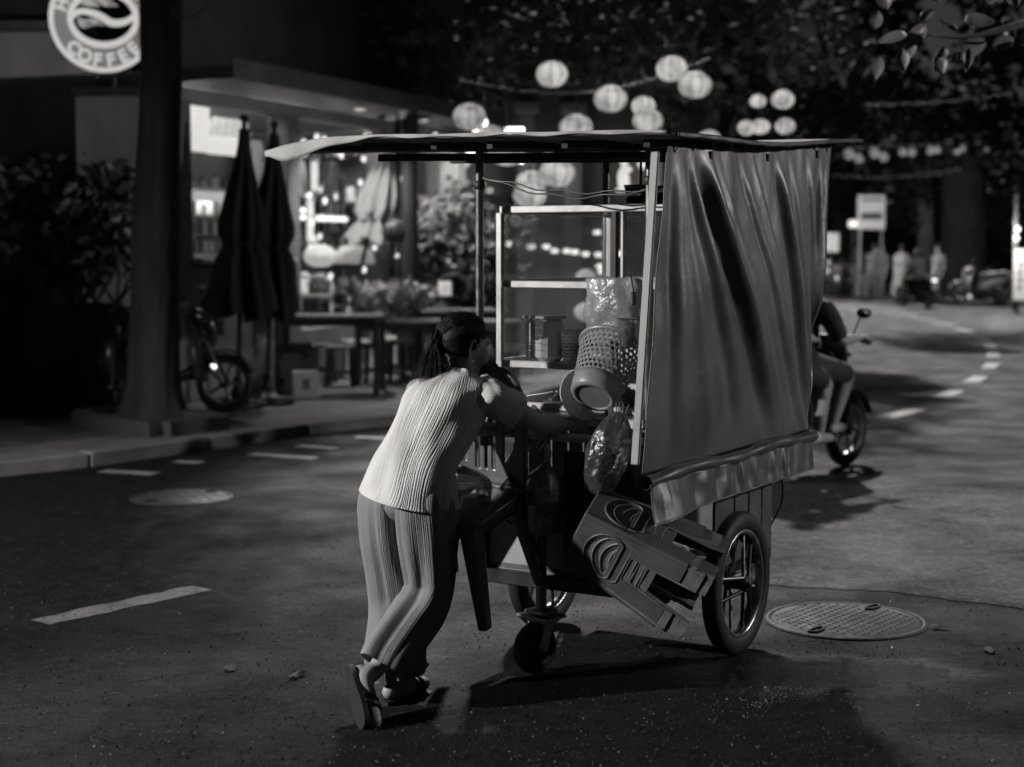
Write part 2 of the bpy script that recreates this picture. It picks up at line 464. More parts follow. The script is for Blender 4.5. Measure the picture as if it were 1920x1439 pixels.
s = 4.2; SLABM = mat('slab', .19, .85, 0, .3, 3, .35, 40)
while s < 24:
    L_ = 1.25
    a, c = kpt(s), kpt(s + L_ - .02); d = (c - a).normalized(); nrm = V((-d.y, d.x, 0))
    ang = math.atan2(d.y, d.x); mid = (a + c) / 2; ln = (c - a).length
    q = MB(); q.box((0, 0, 0), (ln, .16, .13), None, .012)
    q.build('kerb_stone', STONE, sidewalk, mid + nrm * .06 + V((0, 0, .045 + random.uniform(-.004, .004))), (0, 0, ang))
    q = MB(); q.box((0, 0, 0), (ln - .012, .62, .05), None, .006)
    q.build('paving_slab', SLABM, sidewalk, mid + nrm * .462 + V((0, 0, .078 + random.uniform(-.004, .004))), (random.uniform(-.004, .004), 0, ang))
    if s < 14:
        for k in range(2):
            q = MB(); q.box((0, 0, 0), (ln - .015, .78, .05), None, .006)
            q.build('paving_slab', PAVE, sidewalk, mid + nrm * (1.17 + .795 * k) + V((0, 0, .076 + random.uniform(-.004, .004))), (random.uniform(-.004, .004), 0, ang))
    s += L_
# far pavement across the bend
FP = [V((13.5, 20, 0)), V((14.6, 32, 0)), gd(1920, 573), gd(1800, 566), gd(1690, 560), gd(1560, 553), gd(1400, 548), V((-4, 66, 0))]
fc = path(FP, 40)
b = MB(); pts = [p + V((0, 0, .11)) for p in fc] + [V((-4, 120, .11)), V((80, 120, .11)), V((80, 20, .11))]
b.add(pts, [tuple(range(len(pts)))[::-1]], False)
farwalk = struct(b.build('far_pavement', PAVE)); farwalk['label'] = 'pavement on the outside of the bend'
for i in range(0, 39):
    a, c = fc[i], fc[i + 1]; d = c - a
    q = MB(); q.box((0, 0, 0), (d.length - .02, .2, .14), None, .012)
    q.build('kerb_stone', mat('pale_kerb', .22, .8, 0, .2, 4), farwalk, (a + c) / 2 + V((0, 0, .055)), (0, 0, math.atan2(d.y, d.x)))

# manhole covers
IRON = mat('cast_iron', .018, .72, 0., .45, 12, .3, 60)
def manhole(c, r, label, m=IRON, n=9):
    t = thing('manhole_cover', label, 'manhole cover', (c.x, c.y, .0), R(52))
    q = MB(); q.lathe([(0, .012), (r * .93, .012), (r * .95, .006)], 48); q.build('cover_plate', m, t)
    q = MB(); q.lathe([(r * .955, .004), (r * .965, .012), (r * 1.0, .013), (r * 1.03, .003)], 64); q.build('rim_ring', m, t)
    q = MB()
    for i in range(-n, n + 1):
        for j in range(-n, n + 1):
            x, y = (i + .5 * (j % 2)) * r / n, j * r / n
            if x * x + y * y < (.88 * r) ** 2 and not (abs(x) > .62 * r and abs(y) < .16 * r):
                k = r / n * .42; h = .018; z0 = .012
                q.add([(x - k, y, z0), (x, y - k, z0), (x + k, y, z0), (x, y + k, z0), (x, y, h)], [(0, 1, 4), (1, 2, 4), (2, 3, 4), (3, 0, 4)], False)
    o = q.build('tread_studs', m, t); o['kind'] = 'stuff'
    for sx in (-1, 1):
        q = MB(); P = []
        for k in range(14):
            a = 2 * math.pi * k / 14; P.append((sx * r * .8 + .055 * math.cos(a), .022 * math.sin(a), .017))
        q.tube(P, .006, 6, closed=True); q.build('lift_handle', m, t)
    return t
manhole(gd(1585, 1166), .345, 'studded iron manhole cover in the road right of the cart wheel')
manhole(gd(340, 934), .33, 'plain worn manhole cover in the road before the kerb', mat('worn_iron', .04, .6, .2, .3, 6, .2, 40), 4)
# grit: loose stones over the near road, and a spill of shards added for sparkle by the manhole
def grit(name, n, place, size, m, label):
    q = MB(); r_ = random.Random(len(name))
    for k in range(n):
        p = place(r_); s_ = r_.uniform(*size)
        vs_ = [p + V((r_.uniform(-1, 1), r_.uniform(-1, 1), 0)) * s_ + V((0, 0, .002 if i < 3 else s_ * r_.uniform(.5, 1.2) + .002)) for i in range(4)]
        q.add(vs_, [(0, 1, 3), (1, 2, 3), (2, 0, 3)], False)
    o = stuff(q.build(name, m)); o['label'] = label; o['category'] = 'grit'; return o
def near_road(r_):
    while True:
        p = gd(r_.uniform(-20, 1940), 940 + 520 * r_.random() ** .8)
        return p
grit('loose_grit', 9000, near_road, (.002, .008), mat('grit_stone', .035, .6, 0, .6, 40), 'loose grit scattered over the near road')
def spill(r_):
    t = r_.random(); c = gd(lerp(1415, 1640, t), lerp(1325, 1205, t)); w = lerp(.05, .3, t)
    return V((c.x + r_.gauss(0, w * .5), c.y + r_.gauss(0, w * .5), 0))
grit('glinting_spill', 900, spill, (.002, .005), mat('sparkle_fleck', .5, .12, .6, .3, 60), 'spill of specks added for sparkle on the wet road below the manhole cover')
# road bits
for i, (x, y) in enumerate(((1760, 1180), (430, 1257), (560, 1270), (1857, 1222), (1120, 930))):
    p = gd(x, y); q = MB(); P = [(random.uniform(.03, .07) * math.cos(a), random.uniform(.012, .03) * math.sin(a), .004 + random.uniform(0, .01)) for a in [k * math.pi / 4 for k in range(8)]]
    q.add(P + [(0, 0, .02)], [(k, (k + 1) % 8, 8) for k in range(8)], False)
    o = q.build('dead_leaf', mat('litter', .02, .8), None, (p.x, p.y, .002), (0, 0, random.random() * 6))
    tag(o, ['dark dead leaf lying just right of the large manhole cover', 'dark dead leaf on the road below the painted lane dash', 'dark scrap on the road left of the pushing woman', 'dark blot of litter near the right edge of the picture', 'small dark scrap on the road under the cart'][i], 'litter')
# ================================================================== the food cart (local x = its heading, y = its left)
pr, pl = gd(1380, 1226), gd(1024, 1176)
MID = (pr + pl) / 2; ax_ = (pl - pr); TRACK = ax_.length
HEAD = math.atan2(-ax_.x, ax_.y) + 0.0      # heading perpendicular to the axle
hv = V((ax_.y, -ax_.x, 0)).normalized(); HEAD = math.atan2(hv.y, hv.x)
print('CART', MID, TRACK, math.degrees(HEAD))
cart = thing('food_cart', 'three wheeled street food push cart with roof, glass case and tarpaulin side', 'cart', (MID.x, MID.y, 0), HEAD)
CM = Matrix.Translation(cart.location) @ Matrix.Rotation(HEAD, 4, 'Z')
CI = CM.inverted()
def cw(u, v, z): return CM @ V((u, v, z))
def cl(px, py, u=None, v=None):
    """cart-local point on the sight line through a pixel, in the plane u=.. or v=.."""
    a = CI @ EYE; r = CI.to_3x3() @ ray(px, py)
    t = (u - a.x) / r.x if u is not None else (v - a.y) / r.y
    return a + r * t
WR = .293; HT = TRACK / 2
SHEET = mat('painted_sheet', .13, .5, .2, .4, 5, .12, 30)
PLY = mat('plywood', .3, .6, 0, .25, 5, .1, 40, .5, (1, 6, 1))
# wheels
def big_wheel(v):
    w = bpy.data.objects.new('wheel', None); COL.objects.link(w); w.parent = cart; w.location = (0, v, WR)
    ry = rotm(x=R(90))
    q = MB(); prof = []
    for k in range(21):
        a = 2 * math.pi * k / 20; c_, s_ = math.cos(a), math.sin(a)
        prof.append((WR - .041 + .041 * abs(c_) ** .8 * (1 if c_ > 0 else -1), .036 * abs(s_) ** .75 * (1 if s_ > 0 else -1)))
    q.lathe(prof, 72, (0, 0, 0), ry)
    for k in range(0):      # worn smooth
        a = 2 * math.pi * k / 64
        for sgn in (-1, 1):
            m = rotm(y=-a) ; c = m @ V((WR - .0045, sgn * .018, 0)); q.box(c, (.008, .016, .019), m @ rotm(x=R(20 * sgn)))
    q.build('tyre', RUBBER, w)
    q = MB()
    q.lathe([(.206, -.026), (.214, -.028), (.224, -.026), (.218, -.012), (.205, 0), (.218, .012), (.224, .026), (.214, .028), (.206, .026), (.197, .006), (.197, -.006), (.206, -.026)], 64, (0, 0, 0), ry)
    q.build('rim', CHROME, w)
    q = MB(); q.lathe([(0, -.06), (.016, -.06), (.018, -.045), (.034, -.043), (.034, -.028), (.026, -.024), (.026, .024), (.034, .028), (.034, .043), (.018, .045), (.016, .06), (0, .06)], 20, (0, 0, 0), ry)
    q.build('hub', BLACKM, w)
    for k in range(12):
        a = 2 * math.pi * (k // 2) / 6 + (.24 if k % 2 else -.24); tw = (.5 if (k // 1) % 2 else -.5); sd_ = .034 if k % 4 < 2 else -.034
        p0 = V((.03 * math.cos(a + tw * 1.6), sd_, .03 * math.sin(a + tw * 1.6))); p1 = V((.203 * math.cos(a), 0, .203 * math.sin(a)))
        q = MB(); q.tube([p0, p1], .008, 6); q.build('spoke', BLACKM if k % 3 else STEEL, w)
    return w
big_wheel(-HT); big_wheel(HT)
q = MB(); q.tube([(0, -HT - .05, WR), (0, HT + .05, WR)], .011, 10); q.build('axle', STEEL, cart)
for v in (-HT + .09, HT - .09):
    q = MB(); q.bar((0, v, WR), (0, v, .48), .05, .02, .003); q.build('axle_bracket', BLACKM, cart)
# castor
cc = CI @ gd(1003, 1262); 
ct = bpy.data.objects.new('castor', None); COL.objects.link(ct); ct.parent = cart; ct.location = (cc.x, cc.y, 0); ct.rotation_euler = (0, 0, R(-14))
q = MB(); q.lathe([(.052, -.03), (.085, -.034), (.098, -.02), (.1, 0), (.098, .02), (.085, .034), (.052, .03)], 36, (0, 0, .1), rotm(x=R(90))); q.build('tyre', RUBBER, ct)
q = MB(); q.lathe([(0, -.026), (.03, -.028), (.054, -.02), (.054, .02), (.03, .028), (0, .026)], 24, (0, 0, .1), rotm(x=R(90))); q.build('hub', mat('castor_hub', .05, .5, .5), ct)
q = MB()
for s_ in (-1, 1):
    q.bar((0, s_ * .043, .09), (.035, s_ * .043, .2), .05, .006, .002, (0, 1, 0))
q.box((.035, 0, .203), (.07, .094, .008), None, .002); q.tube([(0, -.052, .1), (0, .052, .1)], .008, 8)
q.build('fork', STEEL, ct)
q = MB(); q.box((.035, 0, .222), (.12, .16, .012), None, .003); q.box((.035, 0, .24), (.09, .1, .014), None, .003); q.build('swivel_plate', STEEL, ct)
q = MB(); q.tube([(.035, 0, .24), (.035, 0, .56)], .021, 16); q.build('castor_post', mat('post_paint', .28, .45, .4, .3, 12), ct)

# body
U0, U1, VB = -.6, .62, .42
q = MB(); q.box(((U0 + U1) / 2, 0, .985), (U1 - U0, 2 * VB, .035), None, .004); q.build('counter_top', ALU, cart)
q = MB(); q.box((-.1, 0, .385), (.94, 2 * VB - .08, .03), None, .004); q.build('lower_deck', PLY, cart)
for (u, v) in ((U0 + .02, VB - .02), (U0 + .02, -VB + .02), (.40, VB - .02), (.40, -VB + .02)):
    q = MB(); q.bar((u, v, .36), (u, v, .966), .035, .035, .003); q.build('corner_post', BLACKM, cart)
for v in (VB - .012, -VB + .012):
    q = MB(); q.bar((U0, v, .352), (.42, v, .352), .035, .05, .004); q.build('bottom_rail', BLACKM, cart)
for u in (U0 + .01, .41):
    q = MB(); q.bar((u, -VB, .345), (u, VB, .345), .04, .055, .004); q.build('bottom_rail', BLACKM, cart)
# side panels: sheets with gaps, right side and left side, front
uu = [-.2, .0, .15, .29, .41]
for sv in (-1, 1):
    for k in range(len(uu) - 1):
        a, c_ = uu[k] + .006, uu[k + 1] - .006
        q = MB(); q.box(((a + c_) / 2, sv * (VB + .006), .665), (c_ - a, .012, .58), None, .003); q.build('side_panel', SHEET, cart)
for k in range(4):
    a, c_ = -VB + k * .21 + .005, -VB + (k + 1) * .21 - .005
    q = MB(); q.box((.424, (a + c_) / 2, .665), (.012, c_ - a, .58), None, .003); q.build('front_panel', SHEET, cart)
# rear skirt board (pale, cut out) under the counter
q = MB(); prof = [(.42, .36), (.05, .36), (-.05, .36), (-.05, .5), (.04, .5), (.1, .62), (.22, .7), (.42, .7)]
q.add([(U0 + .03, v, z) for v, z in prof] + [(U0 + .045, v, z) for v, z in prof], [tuple(range(8)), tuple(range(15, 7, -1))] + [(k, (k + 1) % 8, 8 + (k + 1) % 8, 8 + k) for k in range(8)], False)
q.build('rear_board', mat('pale_board', .34, .6, 0, .3, 6), cart)
q = MB(); q.box((U0 - .005, -.19, .66), (.02, .42, .42), None, .004); q.build('rear_panel', mat('dark_sheet', .04, .5, .2, .4, 6), cart)
# handle
q = MB(); q.tube(path([(U0 + .02, .36, .93), (U0 - .05, .37, .93), (U0 - .06, .33, .93), (U0 - .06, 0, .93), (U0 - .06, -.33, .93), (U0 - .05, -.37, .93), (U0 + .02, -.36, .93)], 40), .016, 12); q.build('push_handle', ALU, cart)
q = MB(); a = cl(1050, 823, u=U0 - .09); c_ = cl(1112, 824, u=U0 - .09); q.tube([a, c_], .013, 12); q.build('lit_handle_part', WHITEP, cart)  # white bar standing in for the lit stretch of the push handle
# posts
POST = mat('post_steel', .16, .35, .8, .25, 20)
posts = [(-.55, .44), (-.62, -.345), (.51, .43), (.6, -.40)]
def roof_z(u, v): return 2.085 + .046 * u + .022 * v - .012 * math.cos(u * 3)
for (u, v) in posts:
    q = MB(); q.tube([(u, v, 1.0), (u, v, roof_z(u, v) - .012)], .0165, 14); q.build('post', POST, cart)
    q = MB(); q.lathe([(.017, 0), (.022, .004), (.022, .03), (.017, .034)], 14, (u, v, 1.88)); q.build('collar', BLACKM, cart)
# slanted pale stile at the tarp's rear edge
st_t = cl(1229, 285, v=-.50); st_b = cl(1191, 872, v=-.50)
q = MB(); q.bar(st_t, st_b, .03, .014, .003, (1, 0, 0)); q.build('edge_stile', mat('pale_stile', .3, .5, .1, .25, 8), cart)
for k in range(6):
    p = st_t.lerp(st_b, .08 + k * .17); q = MB(); q.sphere(p + V((.006, -.01, 0)), .006, 8, 6); q.build('rivet', STEEL, cart)
# roof
def roof_pt(a, c_, dz=0):
    """a: 0 rear..1 front, c_: 0 right..1 left"""
    vr, vl = -.60, lerp(1.21, .80, a); v = lerp(vr, vl, c_); u = lerp(-.93, .98, a) + .004 * math.sin(v * 9)
    z = roof_z(u, v)
    z += .002 * math.sin(u * 5 + v * 2.1) + .0015 * math.sin(v * 13)
    if v > .82: z -= .25 * (v - .82) ** 1.6
    return V((u, v, z + dz))
ROOFM = mat('roof_sheet', .06, .55, .2, .35, 4, .2, 25)
q = MB(); q.grid(lambda i, j: roof_pt(i, j), 40, 60); o = q.build('roof_sheet', ROOFM, cart); solid(o, .008, 0)
for k in range(6):
    vv = [-.45, -.12, .2, .45, .78, 1.02][k]
    q = MB(); q.bar((-.86, vv, roof_z(-.86, vv) - .03), (.88, min(vv, .75), roof_z(.88, min(vv, .75)) - .03), .03, .03, .003); q.build('roof_rafter', mat('purlin', .014, .7), cart)
for u in (-.45, .1, .66):
    q = MB(); q.bar((u, -.52, roof_z(u, -.52) - .058), (u, 1.0, roof_z(u, 1.0) - .058), .025, .03, .003); q.build('roof_purlin', mat('purlin', .014, .7), cart)
# hanging trim on the rear edge: thin, deeper and bent down at the left end
q = MB()
def trim(i, j):
    p = roof_pt(0, lerp(.02, 1.0, i)); v = p.y
    h = .012 + .05 * smooth((v - .66) / .45) * (1 - smooth((v - 1.1) / .12) * .75)
    return p + V((-.008 - .004 * math.sin(v * 30), 0, .012 - h * j + .004 * math.sin(v * 22) * j))
q.grid(trim, 90, 4); o = q.build('roof_trim', mat('trim_cloth', .34, .6, 0, .2, 12, .15, 60), cart); solid(o, .004, 0)
q = MB()
def trim2(i, j):
    p = roof_pt(lerp(.0, 1.0, i), 0); u = p.x
    return p + V((0, -.004 - .001 * math.sin(u * 40), .006 - (.016 + .003 * abs(math.sin(u * 17))) * j))
q.grid(trim2, 120, 3); o = q.build('roof_trim', mat('trim_dark', .05, .4, 0, .3, 12), cart); solid(o, .004, 0)
q = MB(); p = roof_pt(0, 1.0); q.box(p + V((0, -.09, -.012)), (.02, .022, .03), None, .003); q.build('roof_clip', CHROME, cart)

# tarpaulin curtain on the right side
TARP = mat('tarpaulin', .15, .4, 0, .3, 2.2, .16, 26, .5)
folds = [  # top s, bottom s, half width, depth
    (.03, .13, .016, .016), (.075, .34, .016, -.010), (.15, .72, .022, .040), (.10, .50, .016, .014), (.22, .80, .012, .007),
    (.36, .93, .012, .010), (.45, .98, .010, -.006), (.58, 1.02, .017, .028), (.68, 1.06, .012, .010),
    (.80, 1.12, .014, .013), (.90, 1.04, .014, .020), (.96, 1.02, .010, .012)]
def tarp_uv(s_, t):
    ua = lerp(-.805, -.99, t); ub = lerp(.86, .645, t); u = lerp(ua, ub, s_)
    zt = lerp(2.018, 2.105, s_) - .012 * abs(math.sin(s_ * math.pi * 9)) * (1 - t); zb = .862
    d = 0.0
    for a, c_, w, h in folds:
        x = s_ - lerp(a, c_, t ** 1.25); w2 = w * (1 + 1.1 * t)
        env = smooth(t / .18) * (.55 + .45 * math.sin(math.pi * min(1, t * .9 + .1))) * (1 - .82 * smooth((t - .80) / .2) * (1 if c_ < .85 else .4))
        k = x / w2
        d += h * env * (math.exp(-k * k) - .55 * math.exp(-((k - 1.7) / 1.1) ** 2))
    p = V((s_ * 3.1, t * 2.3, 0))
    d += .010 * mnoise.noise(p * 1.6) + .003 * mnoise.noise(V((s_ * 20, t * 5, 3)))
    d -= .05 * math.sin(math.pi * t) * math.sin(math.pi * s_)     # bellies out
    return V((u, -.505 + d, lerp(zt, zb, t)))
q = MB(); q.grid(lambda i, j: tarp_uv(i, j), 220, 130); o = q.build('tarpaulin_curtain', TARP, cart); solid(o, .003, 0)
# front edge of the curtain folded round the corner
def tarp_side(i, j):
    p = tarp_uv(1, j); k = smooth(1 - j * 1.15)
    return p + V((.07 * i * (1 - j) + .012 * i, .22 * i * k + .02 * i, 0)) + V((.012 * math.sin(i * 6 + j * 4), 0, 0))
q = MB(); q.grid(tarp_side, 14, 60); o = q.build('curtain_return', TARP, cart); solid(o, .003, 0)
q = MB(); q.tube([tarp_side(1, j / 20) + V((.012, -.012, 0)) for j in range(21)], .006, 8); q.build('curtain_cord', STEEL, cart)
for k in range(11):
    p = tarp_uv(.04 + k * .092, 0); q = MB(); q.torus(p + V((0, -.006, -.008)), .011, .003, rotm(x=R(90)), 12, 6); q.build('eyelet', STEEL, cart)
# rolled rail under the curtain
def rail(i, j):
    u = lerp(-.985, .66, i); a = 2 * math.pi * j; r = .026 * (1 + .12 * math.sin(u * 23) + .1 * mnoise.noise(V((u * 6, a, 0))))
    return V((u, -.515 + r * 1.0 * math.cos(a), .838 + .006 * math.sin(u * 8) + r * .95 * math.sin(a)))
q = MB(); q.grid(rail, 90, 14); q.build('rolled_hem', mat('hem_vinyl', .08, .4, 0, .25, 9, .1, 30), cart)
# valance
def val(i, j):
    u = lerp(-.975, .60, i); w = 1 - .35 * j * (i < .02)
    ph = u * 34 + 3.5 * math.sin(u * 4.1) + 5 * mnoise.noise(V((u * 3, 0, 7)))
    f = math.asin(math.sin(ph)) * .7 + .35 * math.asin(math.sin(ph * 1.9 + 1.3 + j)) + .5 * mnoise.noise(V((u * 9, j * 2, 1)))
    d = .0075 * f * (math.sin(math.pi * (.15 + .75 * j))) * (.5 + .5 * smooth(1.4 - abs(i - .45) * 2))
    fl = .035 * math.exp(-((i - .1) / .1) ** 2) * j
    return V((u - .02 * j, -.532 - .018 * j + d - fl, .826 - .125 * j - .012 * j * math.exp(-((i - .0) / .08) ** 2)))
q = MB(); q.grid(val, 320, 24); o = q.build('valance', mat('valance_vinyl', .085, .45, 0, .2, 5, .2, 22, .45), cart); solid(o, .003, 0)
q = MB(); q.tube([val(k / 80, 1.0) for k in range(81)], .0045, 6); q.build('valance_piping', mat('piping', .2, .4), cart)
# cable strung between the posts
a = V((-.55, .44, 1.935)); c_ = V((-.62, -.345, 1.865)); e = V((-.72, -.47, 1.85))
for k, sag in enumerate((.035, .055)):
    q = MB(); P = [a.lerp(c_, i / 20) + V((0, .0, -sag * math.sin(math.pi * i / 20) - .006 * math.sin(i * 1.1 + k))) for i in range(21)] + [c_.lerp(e, i / 5) + V((0, 0, .01 * math.sin(i * 2 + k))) for i in range(1, 6)]
    q.tube(P, .0035, 6); q.build('cable', BLACKP, cart)
# shelf tray hung under the roof inside (dark) at the right
sp = cl(1185, 388, u=-.05)
q = MB(); q.box(sp + V((.06, -.12, 0)), (.4, .42, .018), None, .004); q.build('hanging_shelf', BLACKM, cart)
for dv_ in (-.3, .06):
    q = MB(); q.tube([sp + V((.2, dv_, 0)), V((sp.x + .2, sp.y + dv_, roof_z(0, 0) - .03))], .006, 6); q.build('shelf_rod', BLACKM, cart)
# electric cable under the body by the wheel
q = MB(); q.tube(path([(.42, -.43, .75), (.5, -.44, .64), (.51, -.43, .54), (.44, -.40, .44)], 20), .005, 6); q.build('loose_cable', BLACKP, cart)

# ------------------------------------------------------------------ glass display cabinet on the counter
cab = thing('display_cabinet', 'aluminium framed glass food cabinet standing on the cart counter', 'display case', (MID.x, MID.y, 0), HEAD)
cu0, cu1, cv0, cv1 = -.45, .5, -.375, .405
zs = (1.004, 1.185, 1.505, 1.79)
for (u, v) in ((cu0, cv0), (cu0, cv1), (cu1, cv0), (cu1, cv1)):
    q = MB(); q.bar((u, v, zs[0]), (u, v, zs[3]), .026, .026, .003); q.build('frame_upright', ALU, cab)
for z, h in ((zs[0] + .016, .03), (zs[1], .036), (zs[2], .03), (zs[3] + .012, .03)):
    for u in (cu0, cu1):
        q = MB(); q.bar((u - .001, cv0 + .014, z), (u - .001, cv1 - .014, z), h, .028, .003, (0, 0, 1)); q.build('frame_rail', ALU, cab)
    for v in (cv0, cv1):
        q = MB(); q.bar((cu0 + .014, v, z), (cu1 - .014, v, z), .026, h, .003, (0, 0, 1)); q.build('frame_rail', ALU, cab)
q = MB(); q.bar((cu0 - .002, -.115, zs[1]), (cu0 - .002, -.115, zs[3]), .022, .026, .002); q.build('frame_upright', BLACKM, cab)
q = MB(); q.bar((cu0 - .002, -.15, zs[1]), (cu0 - .002, -.15, zs[3]), .012, .02, .002); q.build('frame_upright', ALU, cab)
for c, sz in (((cu0, (cv0 + cv1) / 2, 1.655), (.004, cv1 - cv0 - .03, .27)), ((cu0, (cv0 + cv1) / 2, 1.345), (.004, cv1 - cv0 - .03, .29)), ((cu0, (cv0 + cv1) / 2, 1.1), (.004, cv1 - cv0 - .03, .14)),
              ((cu1, (cv0 + cv1) / 2, 1.5), (.004, cv1 - cv0 - .03, .55)), (((cu0 + cu1) / 2, cv1, 1.5), (cu1 - cu0 - .03, .004, .55)), (((cu0 + cu1) / 2, cv0, 1.5), (cu1 - cu0 - .03, .004, .55))):
    q = MB(); q.box(c, sz); q.build('glass_pane', GLASS, cab)
q = MB(); q.box(((cu0 + cu1) / 2, (cv0 + cv1) / 2, zs[1] - .004), (cu1 - cu0 - .03, cv1 - cv0 - .03, .01)); q.build('shelf', ALU, cab)
q = MB(); q.box((.3, (cv0 + cv1) / 2, zs[2]), (.36, cv1 - cv0 - .04, .008)); q.build('shelf', GLASS, cab)

def ct_thing(name, label, cat, u, v, z, rz=0): 
    p = cw(u, v, z); return thing(name, label, cat, p, HEAD + rz)
# tin with label, basket, food inside
sx = cl(1021, 664, u=cu0 + .12)
t = ct_thing('storage_tin', 'tall pale printed storage tin inside the glass cabinet', 'tin', sx.x, sx.y, zs[1] + .004, R(-24))
q = MB(); q.box((0, 0, .089), (.115, .145, .176), None, .02); q.build('tin_body', mat('tin_paint', .72, .4, .1, .15, 9), t)
q = MB(); q.box((0, 0, .181), (.118, .148, .012), None, .003); q.build('tin_lid', ALU, t)
q = MB(); q.add([(-.0585, .02, .17), (-.0585, -.072, .172), (-.0585, -.072, .118), (-.0585, -.06, .1), (-.0585, -.03, .088), (-.0585, -.005, .09), (-.0585, .012, .12)], [tuple(range(7))], False); q.build('printed_panel', mat('print_dark', .05, .5), t)
for z, h in ((.06, .016), (.03, .028)):
    q = MB(); q.box((-.0585, .02, z), (.002, .034, h)); q.build('printed_block', mat('print_grey', .22, .5), t)
for z in (.05, .078, .11, .14):
    q = MB(); q.box((-.0583, 0, z), (.0012, .142, .0022)); q.build('printed_line', mat('print_grey', .22, .5), t)

def perforated(mb, prof_r, z0, z1, ncol, nrow, hole=.62, rot=None, c=(0, 0, 0)):
    c = V(c)
    def P(i, j):
        t = j / nrow; r = prof_r(t); a = 2 * math.pi * i / ncol
        p = V((r * math.cos(a), r * math.sin(a), lerp(z0, z1, t)))
        return c + (rot @ p if rot is not None else p)
    for j in range(nrow):
        for i in range(ncol):
            off = .5 * (j % 2); vs_ = []
            cs = [(-.5, -.5), (0, -.5), (.5, -.5), (.5, 0), (.5, .5), (0, .5), (-.5, .5), (-.5, 0)]
            for x, y in cs: vs_.append(P(i + off + .5 + x, j + .5 + y))
            for x, y in cs:
                l = math.hypot(x, y); vs_.append(P(i + off + .5 + x / l * .5 * hole, j + .5 + y / l * .5 * hole))
            mb.add(vs_, [(k, (k + 1) % 8, 8 + (k + 1) % 8, 8 + k) for k in range(8)], True)
sx = cl(1078, 664, u=cu0 + .13)
t = ct_thing('cutlery_basket', 'small dark perforated basket beside the tin in the cabinet', 'basket', sx.x, sx.y, zs[1] + .004)
q = MB(); perforated(q, lambda t_: lerp(.048, .058, t_), .005, .125, 26, 9, .6); o = q.build('basket_wall', DARKP, t); solid(o, .003)
q = MB(); q.lathe([(0, .003), (.048, .003), (.049, .008)], 24); q.build('basket_base', DARKP, t)
q = MB(); q.torus((0, 0, .126), .058, .004, None, 26, 6); q.build('basket_rim', DARKP, t)
# noodles / greens tray in the bottom compartment
t = ct_thing('food_tray', 'metal tray of glistening cut greens behind the lowest glass', 'tray', -.2, .1, zs[0] + .002)
q = MB(); q.lathe([(0, 0), (.2, 0), (.22, .03), (.226, .032)], 32); q.build('tray_dish', ALU, t)
q = MB()
for k in range(420):
    a, r = random.random() * 6.28, .2 * math.sqrt(random.random()); z = .02 + .075 * (1 - (r / .2) ** 2) * random.random() + .012
    c = V((r * math.cos(a), r * math.sin(a), z)); d = V((random.gauss(0, 1), random.gauss(0, 1), random.gauss(0, .5))).normalized() * .03
    n_ = V((random.gauss(0, 1), random.gauss(0, 1), 1)).cross(d).normalized() * .009
    q.add([c - d, c + n_, c + d, c - n_], [(0, 1, 2, 3)], False)
stuff(q.build('greens', mat('greens', .32, .25, 0, .6, 30), t))
# bowls and jars on top tray
sp2 = CM @ sp
for k, (du, dv_, r, h, lab, mm) in enumerate(((.0, -.02, .05, .075, 'shiny metal mug on the hanging shelf under the roof', CHROME), (.05, -.17, .085, .07, 'dark bowl on the hanging shelf under the roof', DARKP))):
    t = ct_thing(('mug', 'bowl')[k], lab, ('mug', 'bowl')[k], sp.x + du, sp.y + dv_, sp.z + .0095)
    q = MB(); q.lathe([(0, .002), (r * .8, .0), (r, h), (r * .95, h), (r * .75, .006), (0, .006)], 24); q.build('vessel', mm, t)
    q = MB(); q.torus((0, 0, h), r * .98, .004, None, 24, 6); q.build('lip', mm, t)

# ------------------------------------------------------------------ hung perforated basket
bc = at(1112, 746, 5.98); bax = V((.34, .60, .72)).normalized()
t = thing('colander_basket', 'grey perforated plastic basket hung tilted at the cart back', 'basket', bc)
m = frame(bax)
BP = mat('basket_plastic', .24, .42, 0, .15, 8)
q = MB(); q.lathe([(.066, .004), (.07, .0), (.083, .0), (.092, .012), (.097, .04), (.099, .07)], 48, (0, 0, 0), m); o = q.build('basket_base', BP, t); solid(o, .0035)
q = MB(); q.disc((0, 0, 0), .067, m, 40, .004); q.build('base_disc', BP, t)
q = MB(); perforated(q, lambda t_: lerp(.099, .128, t_), .07, .235, 34, 8, .72, m); o = q.build('basket_wall', BP, t); solid(o, .0035)
q = MB(); q.torus((m @ V((0, 0, .24))), .13, .007, m, 48, 8, (1, 1.3)); q.build('basket_rim', BP, t)
# round tray behind it
t = thing('serving_tray', 'pale round tray stood on edge behind the hung basket', 'tray', at(1096, 755, 6.12))
m2 = frame(V((.25, -.9, .3)))
q = MB(); q.lathe([(0, 0), (.085, 0), (.1, .014), (.104, .014)], 36, (0, 0, .03), m2); o = q.build('tray_dish', WHITEP, t); solid(o, .003)
# clear cup
p = at(1176, 650, 5.97)
t = thing('plastic_cup', 'clear plastic cup stack wedged beside the tarpaulin post', 'cup', p)
q = MB(); q.lathe([(0, 0), (.026, 0), (.036, .1), (.038, .102)], 20); q.build('cup_wall', FILM, t)
q = MB(); q.torus((0, 0, .102), .038, .003, None, 20, 6); q.build('cup_lip', clear('cup_rim', .6, .3, .3), t)

